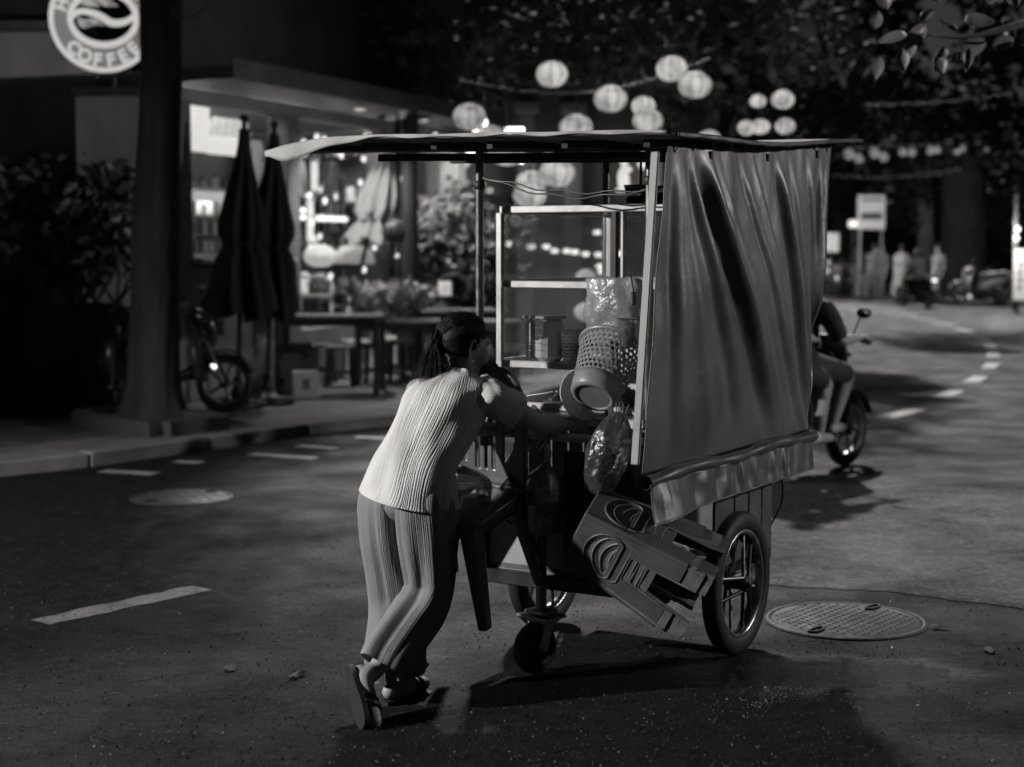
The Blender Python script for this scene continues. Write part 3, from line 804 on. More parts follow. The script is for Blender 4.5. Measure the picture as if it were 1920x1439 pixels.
def bag(name, label, prof, loc, m, knot=None, seed=1, sx=1., sy=1., rz=0., crumple=.014, contents=None, tilt=None):
    t = thing(name, label, 'bag', loc, rz)
    q = MB(); n = 40; rows = 30
    pr_ = [V((r, z, 0)) for r, z in prof]
    def f(i, j):
        a = 2 * math.pi * i; p = catmull(pr_, j); r, z = max(p.x, .0015), p.y
        nn = mnoise.noise(V((math.cos(a) * 2.3 + seed, math.sin(a) * 2.3, z * 11))) + .6 * mnoise.noise(V((math.cos(a) * 6, math.sin(a) * 6 + seed, z * 9)))
        pl_ = .5 * abs(math.sin(a * 7 + seed))
        r2 = r + min(crumple, r * .5) * (nn - pl_ * smooth((j - .55) / .3))
        q_ = V((r2 * math.cos(a) * sx, r2 * math.sin(a) * sy, z))
        return tilt @ q_ if tilt is not None else q_
    q.grid(f, n, rows, True); q.build('bag_film', m, t)
    if knot:
        kp = [V((0, 0, knot)), V((.01, .006, knot + .03)), V((.004, -.004, knot + .075))]
        if tilt is not None: kp = [tilt @ x for x in kp]
        q = MB(); q.tube(path(kp, 10), [.008, .006, .007, .010, .013, .015, .014, .011, .008, .003], 8); q.build('bag_knot', mat('bag_twist', .42, .4), t)
        q = MB(); q.tube(path([kp[-1] - V((0, 0, .01)), kp[-1] + V((.012, .004, .03)), kp[-1] + V((.02, .01, .09))], 10), .0022, 5); q.build('bag_string', BLACKP, t)
    return t
# big white bag on the post
bl = at(1150, 648, 6.2)
bag('white_plastic_bag', 'large milky plastic bag hung on the post above the basket', [(.0, 0), (.06, .0), (.095, .05), (.1, .12), (.098, .19), (.096, .245), (.085, .262), (.05, .262)], bl, FILMW, None, 3, 1.25, .5, R(-33), .02)
q = MB(); o = thing('hanging_bag_clip', 'small dark clip holding the milky bag to the post', 'clip', at(1188, 560, 5.93))
q.box((0, 0, 0), (.018, .018, .05), None, .004); q.build('clip_body', BLACKP, o)
q = MB(); q.tube(path([(0, 0, .02), (-.004, 0, .05), (-.012, 0, .09)], 8), .003, 6); q.build('clip_wire', BLACKP, o)
# bag with a pot, hung below the handle
p0 = at(1022, 1000, 6.02)
t = bag('bagged_bucket', 'clear knotted bag holding a banded bucket under the cart handle', [(.0, 0), (.05, .0), (.066, .03), (.072, .09), (.08, .15), (.078, .19), (.06, .225), (.03, .25), (.008, .27)], p0, FILM, .27, 5, 1., 1., 0, .007)
b_ = thing('bucket', 'dark bucket with a pale band inside the knotted clear bag', 'bucket', p0 + V((0, 0, .006)))
q = MB(); q.lathe([(0, 0), (.056, 0), (.068, .14), (.062, .14), (.052, .008), (0, .008)], 28); q.build('bucket_body', DARKP, b_)
q = MB(); q.lathe([(.0665, .112), (.0705, .114), (.0718, .15), (.068, .152)], 28); q.build('bucket_band', mat('band', .42, .45), b_)
q = MB(); q.lathe([(0, .162), (.05, .158), (.0685, .152)], 28); q.build('bucket_lid', mat('bucket_lid', .2, .5), b_)
# dark bag hung at the right
p1 = at(1118, 925, 5.9)
bag('dark_plastic_bag', 'shiny dark plastic bag hung from the handle beside the tarpaulin', [(.0, 0), (.03, .0), (.055, .05), (.07, .14), (.062, .23), (.035, .29), (.012, .315)], p1, clear('dark_film', .28, .4, .16, .18, .8, 14), None, 9, 1.15, .9, 0, .012, None, rotm(y=R(16)))
# straws/bristles bundle above that bag
t = thing('straw_bundle', 'bundle of wrapped straws sticking up below the hung basket', 'straws', at(1158, 800, 5.93))
for k in range(16):
    d = V((random.uniform(-.5, .5), random.uniform(-.3, .3), 1)).normalized()
    q = MB(); q.tube([V((random.uniform(-.012, .012), random.uniform(-.01, .01), -.06)), d * random.uniform(.05, .1)], .0026, 5); q.build('straw', clear('straw_film', .5, .3, .5), t)

# ------------------------------------------------------------------ stack of plastic stools slung by the wheel
def make_stool(label, m, gap=.05):
    t = thing('plastic_stool', label, 'stool', group='stools stacked on the cart side')
    H, a, b_ = .43, .115, .158
    q = MB(); q.box((0, 0, H - .006), (2 * a, 2 * a, .014), None, .006)
    q.torus((0, 0, H + .001), .03, .004, None, 18, 6); q.build('seat', m, t)
    for k in range(4):
        rz = rotm(z=k * math.pi / 2)
        def P(x, h, o=0.0):
            w = lerp(b_, a, h); return rz @ V((w - .001 + o, x * w, h * H - .004))
        q = MB(); hc, hr = .70, .20; n = 32
        # apron with a round hole
        ringo, ringi = [], []
        for i in range(n):
            A = 2 * math.pi * i / n; c_, s_ = math.cos(A), math.sin(A); kk = 1 / max(abs(c_), abs(s_))
            ringo.append((c_ * kk, .70 + s_ * kk * (.30 if s_ > 0 else .24))); ringi.append((.62 * c_, .68 + .17 * s_ if s_ > -.45 else .68 - .0765))
        q.add([P(*p_) for p_ in ringo] + [P(*p_) for p_ in ringi], [(i, (i + 1) % n, n + (i + 1) % n, n + i) for i in range(n)], False)
        q.add([P(*p_) for p_ in ringi] + [P(p_[0] * .86, lerp(.68, p_[1], .86), -.014) for p_ in ringi], [(i, (i + 1) % n, n + (i + 1) % n, n + i) for i in range(n)], True)
        # legs at both corners, ribbed, and foot tabs
        for sg in (-1, 1):
            q.add([P(sg * 1.0, .46), P(sg * gap, .46), P(sg * (gap + .08), .0), P(sg * 1.0, .0)], [(0, 1, 2, 3)], False)
            q.add([P(sg * gap, .46), P(sg * (gap + .03), .46, -.016), P(sg * (gap + .11), .0, -.016), P(sg * (gap + .08), .0)], [(0, 1, 2, 3)], False)
        o = q.build('side_panel', m, t); solid(o, .0035, 0)
        q = MB(); q.tube([rz @ V((a - .006, a - .006, H - .006)), rz @ V((b_ - .007, b_ - .007, .0))], [.012, .010], 8); q.build('corner_rib', m, t)
        q = MB(); RI = [P(.74 * math.cos(2 * math.pi * i / 28), .68 + .2 * max(-.55, math.sin(2 * math.pi * i / 28)), .003) for i in range(28)]; q.tube(RI, .005, 6, closed=True); q.build('ring_bead', m, t)
    return t
aax = V((.87, -.15, -.455)).normalized(); e_ = V((.40, 0, .91)); e_ = (e_ - aax * e_.dot(aax)).normalized(); n_ = e_.cross(aax)
if n_.y > 0: n_ = -n_
zl = -aax; xl = (e_ * math.cos(R(24)) + n_ * math.sin(R(24))).normalized(); yl = zl.cross(xl)
SM_ = Matrix((xl, yl, zl)).transposed()
seatc = at(1090, 980, 5.86)
stoolm = mat('stool_plastic', .09, .42, 0, .35, 7, .08, 30); stooln = mat('stool_plastic_pale', .16, .45, 0, .5, 12, .1, 30)
labs = ['dark square plastic stool on top of the slung stack, seat outward', 'second plastic stool nested in the slung stack by the wheel', 'third plastic stool nested in the slung stack by the wheel', 'innermost pale plastic stool of the slung stack, feet nearest the wheel']
for k in range(4):
    t = make_stool(labs[k], stoolm if k < 1 else stooln, (.36, .36, .36, .36)[k])
    o_ = seatc + aax * (.41 + .034 * k); t.rotation_mode = 'QUATERNION'
    t.location = o_; t.scale = (.95,) * 3; t.rotation_quaternion = (SM_ @ rotm(z=R((0, 1.2, -1, .6)[k]))).to_quaternion()

# ------------------------------------------------------------------ plastic armless chair hung on the cart back
CH = mat('chair_plastic', .14, .32, 0, .2, 7, .05, 30)
chair = thing('plastic_chair', 'dark moulded plastic chair hung on the back of the cart', 'chair', cw(-.86, .30, .305), HEAD)
chair.rotation_euler = Matrix.Rotation(HEAD, 3, 'Z').to_4x4().to_3x3().to_euler()
chair.rotation_mode = 'XYZ'; chair.rotation_euler = (Matrix.Rotation(HEAD, 3, 'Z') @ Matrix.Rotation(R(-13), 3, 'Y')).to_euler()
# local x toward the cart (chair back there), y left, seat 0.40 high
def seatf(i, j):
    x = lerp(-.2, .19, j); w = lerp(.20, .18, j); y = lerp(-w, w, i)
    z = .40 - .016 * (1 - (2 * i - 1) ** 2) - (.035 * smooth((-.14 - x) / .06)) - .05 * abs(2 * i - 1) ** 8
    return V((x, y, z))
q = MB(); q.grid(seatf, 20, 20); o = q.build('seat', CH, chair); solid(o, .006)
q = MB()
def edge(i): 
    a = 2 * math.pi * i; x = .195 * math.copysign(abs(math.cos(a)) ** .5, math.cos(a)) - .004; y = .2 * math.copysign(abs(math.sin(a)) ** .5, math.sin(a)); return V((x, y, .378))
q.grid(lambda i, j: edge(i) * 1.0 + V((0, 0, .012 - .05 * j)), 48, 3, True); o = q.build('seat_apron', CH, chair); solid(o, .006)
for sx_ in (-1, 1):
    for sy in (-1, 1):
        q = MB(); a = V((sx_ * .165, sy * .17, .37)); c_ = V((sx_ * .21, sy * .205, .0))
        def leg(i, j):
            p = a.lerp(c_, j); w = lerp(.045, .026, j); ang = 2 * math.pi * i
            return p + V((w * math.copysign(abs(math.cos(ang)) ** .6, math.cos(ang)), w * .8 * math.copysign(abs(math.sin(ang)) ** .6, math.sin(ang)), 0))
        q.grid(leg, 20, 8, True); o = q.build('leg', CH, chair)
# backrest panel: arched outline with a hand slot, side cut-outs and slats
bw_, bh = .2, .45
def bk(y, z, o=0.0):
    return V((.185 + .1 * (z / bh) + .05 * (1 - (y / bw_) ** 2) + o, y, .39 + z))
def half(z): return bw_ * (1 if z < .25 else math.sqrt(max(0, 1 - ((z - .25) / (bh - .25)) ** 2.4)))
NI, NJ = 60, 60
def inside_hole(y, z):
    if abs(y) < .062 and abs(z - .385) < .017 * (1 if abs(y) < .05 else max(0, 1 - (abs(y) - .05) / .012)): return True
    for yy in (-.035, 0, .035):
        if abs(y - yy) < .009 and .06 < z < .315: return True
    ay = abs(y); 
    if .085 < ay < .085 + .065 * math.sin(math.pi * min(1, max(0, (z - .08) / .27))) ** .7 and .08 < z < .35: return True
    return False
q = MB(); vs_, ids = [], {}
for j in range(NJ + 1):
    z = bh * (1 - (1 - j / NJ) ** 1.3)
    for i in range(NI + 1):
        w = half(min(z, bh * .9995)); vs_.append(bk(lerp(-w, w, i / NI), z)); ids[(i, j)] = len(vs_) - 1
fs = []
for j in range(NJ):
    for i in range(NI):
        z = bh * (1 - (1 - (j + .5) / NJ) ** 1.3); w = half(z); y = lerp(-w, w, (i + .5) / NI)
        if not inside_hole(y, z): fs.append((ids[(i, j)], ids[(i + 1, j)], ids[(i + 1, j + 1)], ids[(i, j + 1)]))
q.add(vs_, fs, True); o = q.build('backrest', CH, chair); solid(o, .007)
q = MB(); q.tube([bk(s_ * half(z), z) for s_, z in [(-1, bh * k / 20) for k in range(20)] + [(1, bh * k / 20) for k in range(20, -1, -1)]], .012, 8); q.build('back_rim', CH, chair)
q = MB(); q.tube([bk(sy_ * half(.99 * bh), .99 * bh) for sy_ in (-1, -.5, 0, .5, 1)], .012, 8); q.build('back_rim', CH, chair)
# clear bag lying in the chair
sp_ = chair.matrix_basis @ V((-.03, .0, .39))
bag('clear_plastic_bag', 'crumpled clear plastic bag lying on the hung chair seat', [(.0, 0), (.1, .0), (.14, .03), (.15, .08), (.13, .12), (.07, .15), (.02, .17)], sp_, clear('bag_clear2', .6, .35, .14, .2, .9, 13), None, 14, 1., .95, 0, .03)
bg2 = at(1000, 845, 6.22)
bag('thin_film_bag', 'thin clear bag hanging between the chair back and the bucket bag', [(.0, 0), (.03, .0), (.05, .06), (.045, .12), (.02, .16), (.005, .18)], bg2, FILM, None, 21, 1., .6, 0, .014)
bag('lower_film_bag', 'limp clear bag hanging low between chair leg and bucket', [(.0, 0), (.05, .01), (.075, .07), (.06, .14), (.025, .19), (.004, .21)], at(965, 985, 6.1), clear('bag_clear3', .7, .3, .12, .2, .9, 13), None, 31, 1., .6, R(20), .018)
# ================================================================== people
def head_mesh(q, c, fwd, up, s=1.0, detail=True):
    """skull, jaw, nose, lips, brow and ears about the head centre c"""
    f = V(fwd).normalized(); u = V(up); u = (u - f * u.dot(f)).normalized(); l = u.cross(f)
    m = Matrix((f, l, u)).transposed()
    def P(x, y, z): return c + m @ (V((x, y, z)) * s)
    q.sphere(P(-.012, 0, .025), (.095 * s, .074 * s, .086 * s), 24, 16, m)
    q.sphere(P(.03, 0, -.035), (.058 * s, .058 * s, .075 * s), 20, 14, m)
    q.sphere(P(.058, 0, -.085), (.026 * s, .03 * s, .022 * s), 14, 8, m)          # chin
    q.limb([P(.086, 0, .012), P(.1, 0, -.022), P(.104, 0, -.034)], [.008 * s, .012 * s, .013 * s], 10, 2)   # nose
    q.sphere(P(.082, .0, -.058), (.015 * s, .024 * s, .009 * s), 12, 8, m)         # lips
    for sg in (-1, 1):
        q.sphere(P(.076, sg * .031, .022), (.014 * s, .024 * s, .008 * s), 10, 6, m)   # brow
        q.sphere(P(.074, sg * .031, .0), (.011 * s, .013 * s, .01 * s), 10, 6, m)      # eye
        q.sphere(P(.055, sg * .048, -.03), (.03 * s, .02 * s, .028 * s), 12, 8, m)     # cheek
        if detail:
            pts = []
            for k in range(9):
                a = R(-100 + k * 34); pts.append(P(-.012 - .019 * math.cos(a) * .9 - .004, sg * (.076 + .008 * (1 - abs(k - 4) / 4)), -.012 + .031 * math.sin(a + .2)))
            q.limb(pts, [.006 * s] * 9, 8, 2)
            q.sphere(P(-.014, sg * .073, -.012), (.012 * s, .006 * s, .024 * s), 10, 8, m)
    return m
def hand_mesh(q, wrist, tipdir, palm_n, grip=None, s=1.0):
    """palm and five separate curled fingers"""
    d = V(tipdir).normalized(); n = V(palm_n); n = (n - d * n.dot(d)).normalized(); sdir = d.cross(n)
    q.limb([wrist, wrist + d * .03 * s, wrist + d * .07 * s], [.021 * s, .026 * s, .024 * s], 10, 3)
    for off in (-.013, .013):
        q.limb([wrist + d * .02 * s + sdir * off * s, wrist + d * .078 * s + sdir * off * 1.5 * s], [.016 * s, .014 * s], 8, 3)
    for k, (off, ln) in enumerate(((-.030, .062), (-.010, .074), (.011, .072), (.030, .056))):
        b0 = wrist + d * .076 * s + sdir * off * s
        b1 = b0 + (d * .8 + n * .55).normalized() * ln * .42 * s; b2 = b1 + (d * .05 + n * 1.).normalized() * ln * .36 * s; b3 = b2 + (n * .7 - d * .75).normalized() * ln * .3 * s
        q.limb([b0, b1, b2, b3], [.0088 * s, .0084 * s, .0078 * s, .007 * s], 8, 3)
    t0 = wrist + d * .026 * s - sdir * .026 * s
    q.limb([t0, t0 + (d * .6 - sdir * .6 + n * .4).normalized() * .032 * s, t0 + (d * .8 + n * .7).normalized() * .06 * s], [.0115 * s, .0098 * s, .008 * s], 8, 3)

def foot_mesh(q, ankle, toe, heel, s=1.0):
    q.limb([heel, heel.lerp(toe, .45), toe], [.030 * s, .034 * s, .026 * s], 12, 4)
    q.limb([ankle, heel.lerp(toe, .25) + V((0, 0, .012)), heel.lerp(toe, .62) + V((0, 0, .004))], [.033 * s, .036 * s, .03 * s], 12, 4)

def cloth_loft(q, st, pleats, amp, nseg, nring, seed=0, warp=1.4, big=.006, power=.6, expo=2.3, jf=5.5):
    """st: list of (centre, lateral axis*radius, front axis*radius)"""
    C = [V(a) for a, b, c in st]; A = [V(b) for a, b, c in st]; B = [V(c) for a, b, c in st]
    def f(i, j):
        th = 2 * math.pi * i; c = catmull(C, j); a = catmull(A, j); b = catmull(B, j)
        ct, s_ = math.cos(th), math.sin(th)
        k = (abs(ct) ** expo + abs(s_) ** expo) ** (-1 / expo)
        p = a * ct * k + b * s_ * k; L_ = p.length; d = p / max(L_, 1e-6)
        w = warp * (math.sin(j * 7.3 + th * 1.0 + seed) + .6 * math.sin(j * 13.1 - th * 2 + seed * 2)) + 2.2 * mnoise.noise(V((ct * 1.6 + seed, s_ * 1.6, j * 4)))
        w += .9 * math.sin(th * 13 + seed) + .7 * math.sin(th * 29 + 2 * seed)
        am = amp * max(.12, .75 + .9 * mnoise.noise(V((ct * 2.6, s_ * 2.6 + seed, j * 2.2))))
        pl_ = (abs(math.sin(.5 * (th * pleats) + w)) ** power - .7) * am
        bg_ = big * (mnoise.noise(V((ct * 2.2 + seed, s_ * 2.2, j * jf))) * 1.6 + .8 * math.sin(th * 3 + j * 9 * jf / 5.5 + seed))
        return c + p + d * (pl_ + bg_)
    q.grid(f, nseg, nring, True)
    return f

# ------------------------------------------------------------------ the woman pushing the cart (local x = forward, y = left)
LB = at(772, 968, 5.80); LB = V((LB.x, LB.y, 0))
LH = R(57)
lady = thing('person', 'woman in a pale pleated blouse and wide trousers pushing the food cart', 'person', LB, LH)
LM = Matrix.Translation(LB) @ Matrix.Rotation(LH, 4, 'Z'); LI = LM.inverted()
def lp(px, py, Y): return LI @ at(px, py, Y)
headc = V((.385, .034, 1.275))
hf = (Matrix.Rotation(R(-17), 3, 'Z') @ V((1, 0, -.20))).normalized()
rsh, lsh = V((.265, -.160, 1.10)), V((.265, .160, 1.10))
rhand = lp(1078, 797, 6.12); relb = rsh.lerp(rhand, .52) + V((-.01, -.03, -.045))
lhand = LI @ cw(U0 - .06, .22, .945); lelb = lsh.lerp(lhand, .5) + V((-.03, .05, -.06))
rhip, lhip = V((.0, -.085, .72)), V((.0, .085, .72))
rkn, lkn = V((.058, -.066, .40)), V((.02, .066, .40))
rank = lp(703, 1258, 5.60); lank = lp(742, 1284, 5.72)
rtoe = LI @ gd(702, 1352, .02); rheel = lp(676, 1262, 5.57)
lheel = V((lank.x - .035, lank.y, .045)); ltoe = V((lank.x + .15, lank.y - .015, .035))
q = MB()
head_mesh(q, headc, hf, (0, 0, 1), 1.08)
q.limb([V((.30, 0, 1.12)), V((.325, 0, 1.17)), headc + V((-.02, 0, -.04))], [.06, .047, .05], 14, 4)
q.limb([V((0, 0, .70)), V((.02, 0, .80)), V((.10, 0, .93)), V((.20, 0, 1.03)), V((.265, 0, 1.09))], [.115, .108, .095, .105, .085], 18, 4)
for s_ in (-1, 1): q.limb([V((0, s_ * .06, .72)), V((.03, s_ * .055, .82)), V((.12, s_ * .05, .95)), V((.22, s_ * .06, 1.05)), V((.265, s_ * .1, 1.095))], [.095, .08, .075, .08, .062], 14, 4)
for sh, el, ha, sg in ((rsh, relb, rhand, -1), (lsh, lelb, lhand, 1)):
    q.limb([sh, sh.lerp(el, .5), el, el.lerp(ha, .3), el.lerp(ha, .9)], [.052, .045, .036, .037, .023], 14, 4)
    hand_mesh(q, el.lerp(ha, .9), (ha - el), V((0, 0, -1)) + V((0, sg * -.2, 0)))
for h_, k_, a_ in ((rhip, rkn, rank), (lhip, lkn, lank)):
    q.limb([h_, h_.lerp(k_, .5), k_, k_.lerp(a_, .35), a_], [.085, .07, .052, .05, .031], 14, 4)
foot_mesh(q, rank, rtoe, rheel); foot_mesh(q, lank, ltoe, lheel)
body = remesh(q.build('body', SKIN, lady), .0055, 5)
# blouse
BL = mat('blouse', .66, .75, 0, .05, 12, .06, 120, .2)
ly = V((0, 1, 0))
def ring(c, dirz, rl, rf, yaw=0.0):
    z = V(dirz).normalized(); a = Matrix.Rotation(yaw, 3, 'Z') @ ly; a = (a - z * a.dot(z)).normalized(); b = z.cross(a)
    return (V(c), a * rl, -b * rf)
st = [ring((-.018, 0, .732), (.06, -.16, 1), .182, .162), ring((-.006, 0, .772), (.1, -.12, 1), .176, .154), ring((.025, 0, .84), (.35, -.04, 1), .160, .134), ring((.078, 0, .91), (.55, 0, 1), .150, .120),
      ring((.145, 0, .99), (.65, 0, 1), .155, .118), ring((.205, 0, 1.06), (.65, 0, 1), .172, .118), ring((.250, 0, 1.105), (.6, 0, 1), .166, .102), ring((.283, 0, 1.142), (.55, 0, 1), .128, .082), ring((.303, 0, 1.165), (.5, 0, 1), .086, .066), ring((.312, 0, 1.178), (.5, 0, 1), .066, .060)]
q = MB(); tf = cloth_loft(q, st, 108, .0042, 1080, 110, 1.7, 4.2, .009, .42)
for sh, el, sg in ((rsh, relb, -1), (lsh, lelb, 1)):
    d = (el - sh).normalized(); a = sh + V((-.02, sg * -.045, .01)); e0 = sh.lerp(el, .30); e1 = sh.lerp(el, .56)
    m = frame(d, (0, 0, 1)); X, Y_ = V(m.col[0]), V(m.col[1])
    cloth_loft(q, [(a, X * .07, Y_ * .078), (sh, X * .070, Y_ * .070), (e0, X * .064, Y_ * .066), (e1, X * .066, Y_ * .068)], 54, .004, 540, 26, 3.1 + sg, 1.2, .004, .42)
blouse = q.build('blouse', BL, lady); 
# trousers
TR = mat('trousers', .25, .8, 0, .06, 14, .06, 120, .2)
q = MB()
st = [ring((-.005, 0, .80), (.12, 0, 1), .142, .112), ring((-.010, 0, .755), (.05, 0, 1), .155, .126), ring((-.014, 0, .72), (0, 0, 1), .158, .128), ring((-.008, 0, .68), (0, 0, 1), .14, .112), ring((-.0, 0, .64), (0, 0, 1), .08, .07)]
cloth_loft(q, st, 140, .002, 840, 34, 5.5, .5, .004, .7)
def legst(pts):
    out = []
    for k, (c, r1, r2) in enumerate(pts):
        c0 = V(pts[max(k - 1, 0)][0]); c1 = V(pts[min(k + 1, len(pts) - 1)][0]); out.append(ring(c, c0 - c1, r1, r2))
    return out
stR = legst([((.01, -.06, .80), .045, .07), ((-.004, -.07, .768), .075, .108), ((-.016, -.078, .73), .095, .132), ((-.002, -.076, .62), .096, .130), ((.014, -.07, .51), .090, .114), ((.024, -.065, .44), .088, .106), ((.016, -.061, .39), .088, .102), ((-.012, -.054, .335), .088, .098), ((-.065, -.040, .28), .085, .092), (rank.lerp(rkn, .22) + V((0, 0, -.008)), .086, .082), (rank.lerp(rkn, .08) + V((.01, 0, -.012)), .084, .078)])
cloth_loft(q, stR, 104, .0026, 728, 84, 8.2, 1.2, .012, .5, 2.3, 2.0)
stL = legst([((.01, .06, .80), .045, .07), ((-.004, .07, .768), .075, .108), ((-.016, .078, .73), .095, .132), ((-.01, .076, .60), .096, .128), ((.005, .068, .45), .094, .112), ((.012, .058, .30), .096, .114), ((lank.x + .03, lank.y + .012, .17), .098, .118), ((lank.x + .04, lank.y + .008, .105), .100, .120)])
cloth_loft(q, stL, 104, .0026, 728, 84, 2.2, .8, .012, .5, 2.3, 1.6)
trousers = q.build('trousers', TR, lady)
# hair: cap, tie, ponytail strands
hm = None
f = hf; u_ = V((0, 0, 1)); u_ = (u_ - f * u_.dot(f)).normalized(); l_ = u_.cross(f); hm = Matrix((f, l_, u_)).transposed()
def HP(x, y, z): return headc + hm @ (V((x, y, z)) * 1.08)
q = MB(); N1, N2 = 90, 60; vs_, fs = [], []
for j in range(N2 + 1):
    t = math.pi * j / N2
    for i in range(N1):
        a = 2 * math.pi * i / N1; d = V((math.sin(t) * math.cos(a), math.sin(t) * math.sin(a), math.cos(t)))
        st_ = .0016 * math.sin(math.atan2(d.y, d.z + .2) * 46 + 3 * mnoise.noise(d * 3)) + .003 * mnoise.noise(d * 4)
        vs_.append(HP(-.012 + d.x * (.103 + st_), d.y * (.082 + st_), .025 + d.z * (.094 + st_) - (.012 if d.z < 0 and d.x < 0 else 0)))
for j in range(N2):
    for i in range(N1):
        t = math.pi * (j + .5) / N2; a = 2 * math.pi * (i + .5) / N1; d = V((math.sin(t) * math.cos(a), math.sin(t) * math.sin(a), math.cos(t)))
        face = d.x > .50 and d.z < .62; ear = d.x > -.12 and d.z < -.12 + .0 * d.x; nape = d.z < -.66 - .15 * d.x; side = d.x > .15 and d.z < .12
        if not (face or ear or nape or side): fs.append((j * N1 + i, j * N1 + (i + 1) % N1, (j + 1) * N1 + (i + 1) % N1, (j + 1) * N1 + i))
q.add(vs_, [tuple(reversed(x)) for x in fs], True); o = q.build('hair_cap', HAIR, lady); solid(o, .012, -1)
STR = MB()
tie = LI @ at(830, 640, (LM @ headc).y - .05)
q = MB(); q.torus(tie, .017, .007, frame(hm @ V((-1, 0, .25))), 20, 8); q.build('hair_tie', BLACKP, lady)
q = MB(); rs = random.Random(4)
endc = LI @ at(806, 716, 6.0); 
for k in range(460):
    o0 = V((rs.gauss(0, .007), rs.gauss(0, .007), rs.gauss(0, .007))); spread = V((rs.gauss(0, .022), rs.gauss(0, .026), rs.gauss(0, .016)))
    e1 = tie + hm @ V((-.038, 0, .004)) + o0 * 1.6; e2 = tie.lerp(endc, .5) + hm @ V((-.022, 0, .012)) + spread * .6; e3 = endc + spread * 1.2 + V((0, 0, rs.uniform(-.03, .04))); 
    if k > 425: e3 += V((rs.uniform(-.05, .05), rs.uniform(-.03, .05), rs.uniform(-.04, .02)))
    P = path([tie + hm @ V((.02, 0, .0)) + o0, e1, e2, e3], 11); q.tube(P, [.0017 * (1 - .8 * (i / 10) ** 2) for i in range(11)], 4, False)
for k in range(40):   # short stray hairs at the nape
    a = HP(-.07 + rs.uniform(-.02, .02), rs.uniform(-.05, .06), -.05); q.tube(path([a, a + V((-.01, rs.uniform(-.02, .02), -.03)), a + V((rs.uniform(-.03, .0), rs.uniform(-.03, .03), -.06))], 6), .0009, 3, False)
q.limb([tie, tie + hm @ V((-.03, 0, 0)), tie.lerp(endc, .45) + hm @ V((-.014, 0, .006)), tie.lerp(endc, .85)], [.014, .019, .021, .008], 12, 5)
q.build('ponytail', HAIR, lady)
q = MB(); q.sphere(HP(-.012, -.084, -.052), .0055, 10, 8); q.build('earring', CHROME, lady)
# combed-back strands from the hairline to the tie
def sk(d, k=1.0): return HP(-.012 + d.x * .1045 * k, d.y * .0835 * k, .025 + d.z * .0955 * k - (.012 if d.z < 0 and d.x < 0 else 0))
td = hm.transposed() @ (tie - headc) / 1.08; td = V(((td.x + .012) / .104, td.y / .083, (td.z - .025) / .095)).normalized()
for k in range(620):
    az = rs.uniform(-math.pi, math.pi)
    if abs(az) < 1.15: d0 = V((math.cos(az * .9) * .62, math.sin(az) * .8, .66 + rs.uniform(-.06, .3))).normalized()
    else: d0 = V((math.cos(az) * .75, math.sin(az), -.2 - .45 * max(0, -math.cos(az)) + rs.uniform(-.06, .5))).normalized()
    P = []; wv = rs.uniform(-.05, .05); lift = rs.uniform(1.0, 1.022)
    for i in range(9):
        t_ = i / 8; d = d0.lerp(td, t_); d += V((0, wv * math.sin(math.pi * t_), abs(wv) * math.sin(math.pi * t_))); 
        if d.length < .15: d = d0 * .2 + V((0, 0, .4))
        P.append(sk(d.normalized(), lift))
    STR.tube(P, .0011, 3, False)
for k in range(40):      # flyaways
    d = V((rs.uniform(-1, .4), rs.gauss(0, .7), rs.uniform(0, 1))).normalized(); a = sk(d, 1.01); STR.tube(path([a, a + hm @ (d * .012 + V((rs.gauss(0, .012), rs.gauss(0, .012), .004))), a + hm @ (d * .016 + V((rs.gauss(-.01, .02), rs.gauss(0, .02), -.004)))], 6), .0005, 3, False)
STR.build('hair_strands', HAIR, lady)
# sandals
SB = mat('sandal', .011, .7, 0, .3, 20)
def sandal(toe, heel, nrm, name='sandal'):
    d = (toe - heel); L_ = d.length + .06; d.normalize(); n = V(nrm); n = (n - d * n.dot(d)).normalized(); s_ = d.cross(n); c0 = heel - d * .03 - n * .036
    q = MB(); outl = []
    for k in range(28):
        a = 2 * math.pi * k / 28; x = .5 - .5 * math.cos(a); w = .036 * (abs(math.sin(a)) ** .55) * (1 + .25 * smooth((x - .35) / .4))
        outl.append((x * L_, math.copysign(w, math.sin(a))))
    lo = [c0 + d * x + s_ * y - n * .014 for x, y in outl]; hi = [c0 + d * x + s_ * y + n * .006 for x, y in outl]
    q.add(lo + hi, [tuple(range(28)), tuple(range(55, 27, -1))] + [(k, (k + 1) % 28, 28 + (k + 1) % 28, 28 + k) for k in range(28)], False)
    o = q.build(name, SB, lady)
    q = MB()
    for x0 in (.56, .68):
        P = [c0 + d * (x0 * L_ + .01 * math.sin(a)) + s_ * (.046 * math.cos(a)) + n * (.004 + .062 * math.sin(a)) for a in [math.pi * k / 12 for k in range(13)]]
        q.tube(P, .0055, 6, True, False, (1.8, .6))
    q.build('strap', mat('sandal_strap', .03, .25), o)
    return o
sandal(ltoe, lheel, (0, 0, 1)); sandal(rtoe, rheel, V((1, 0, .28)))

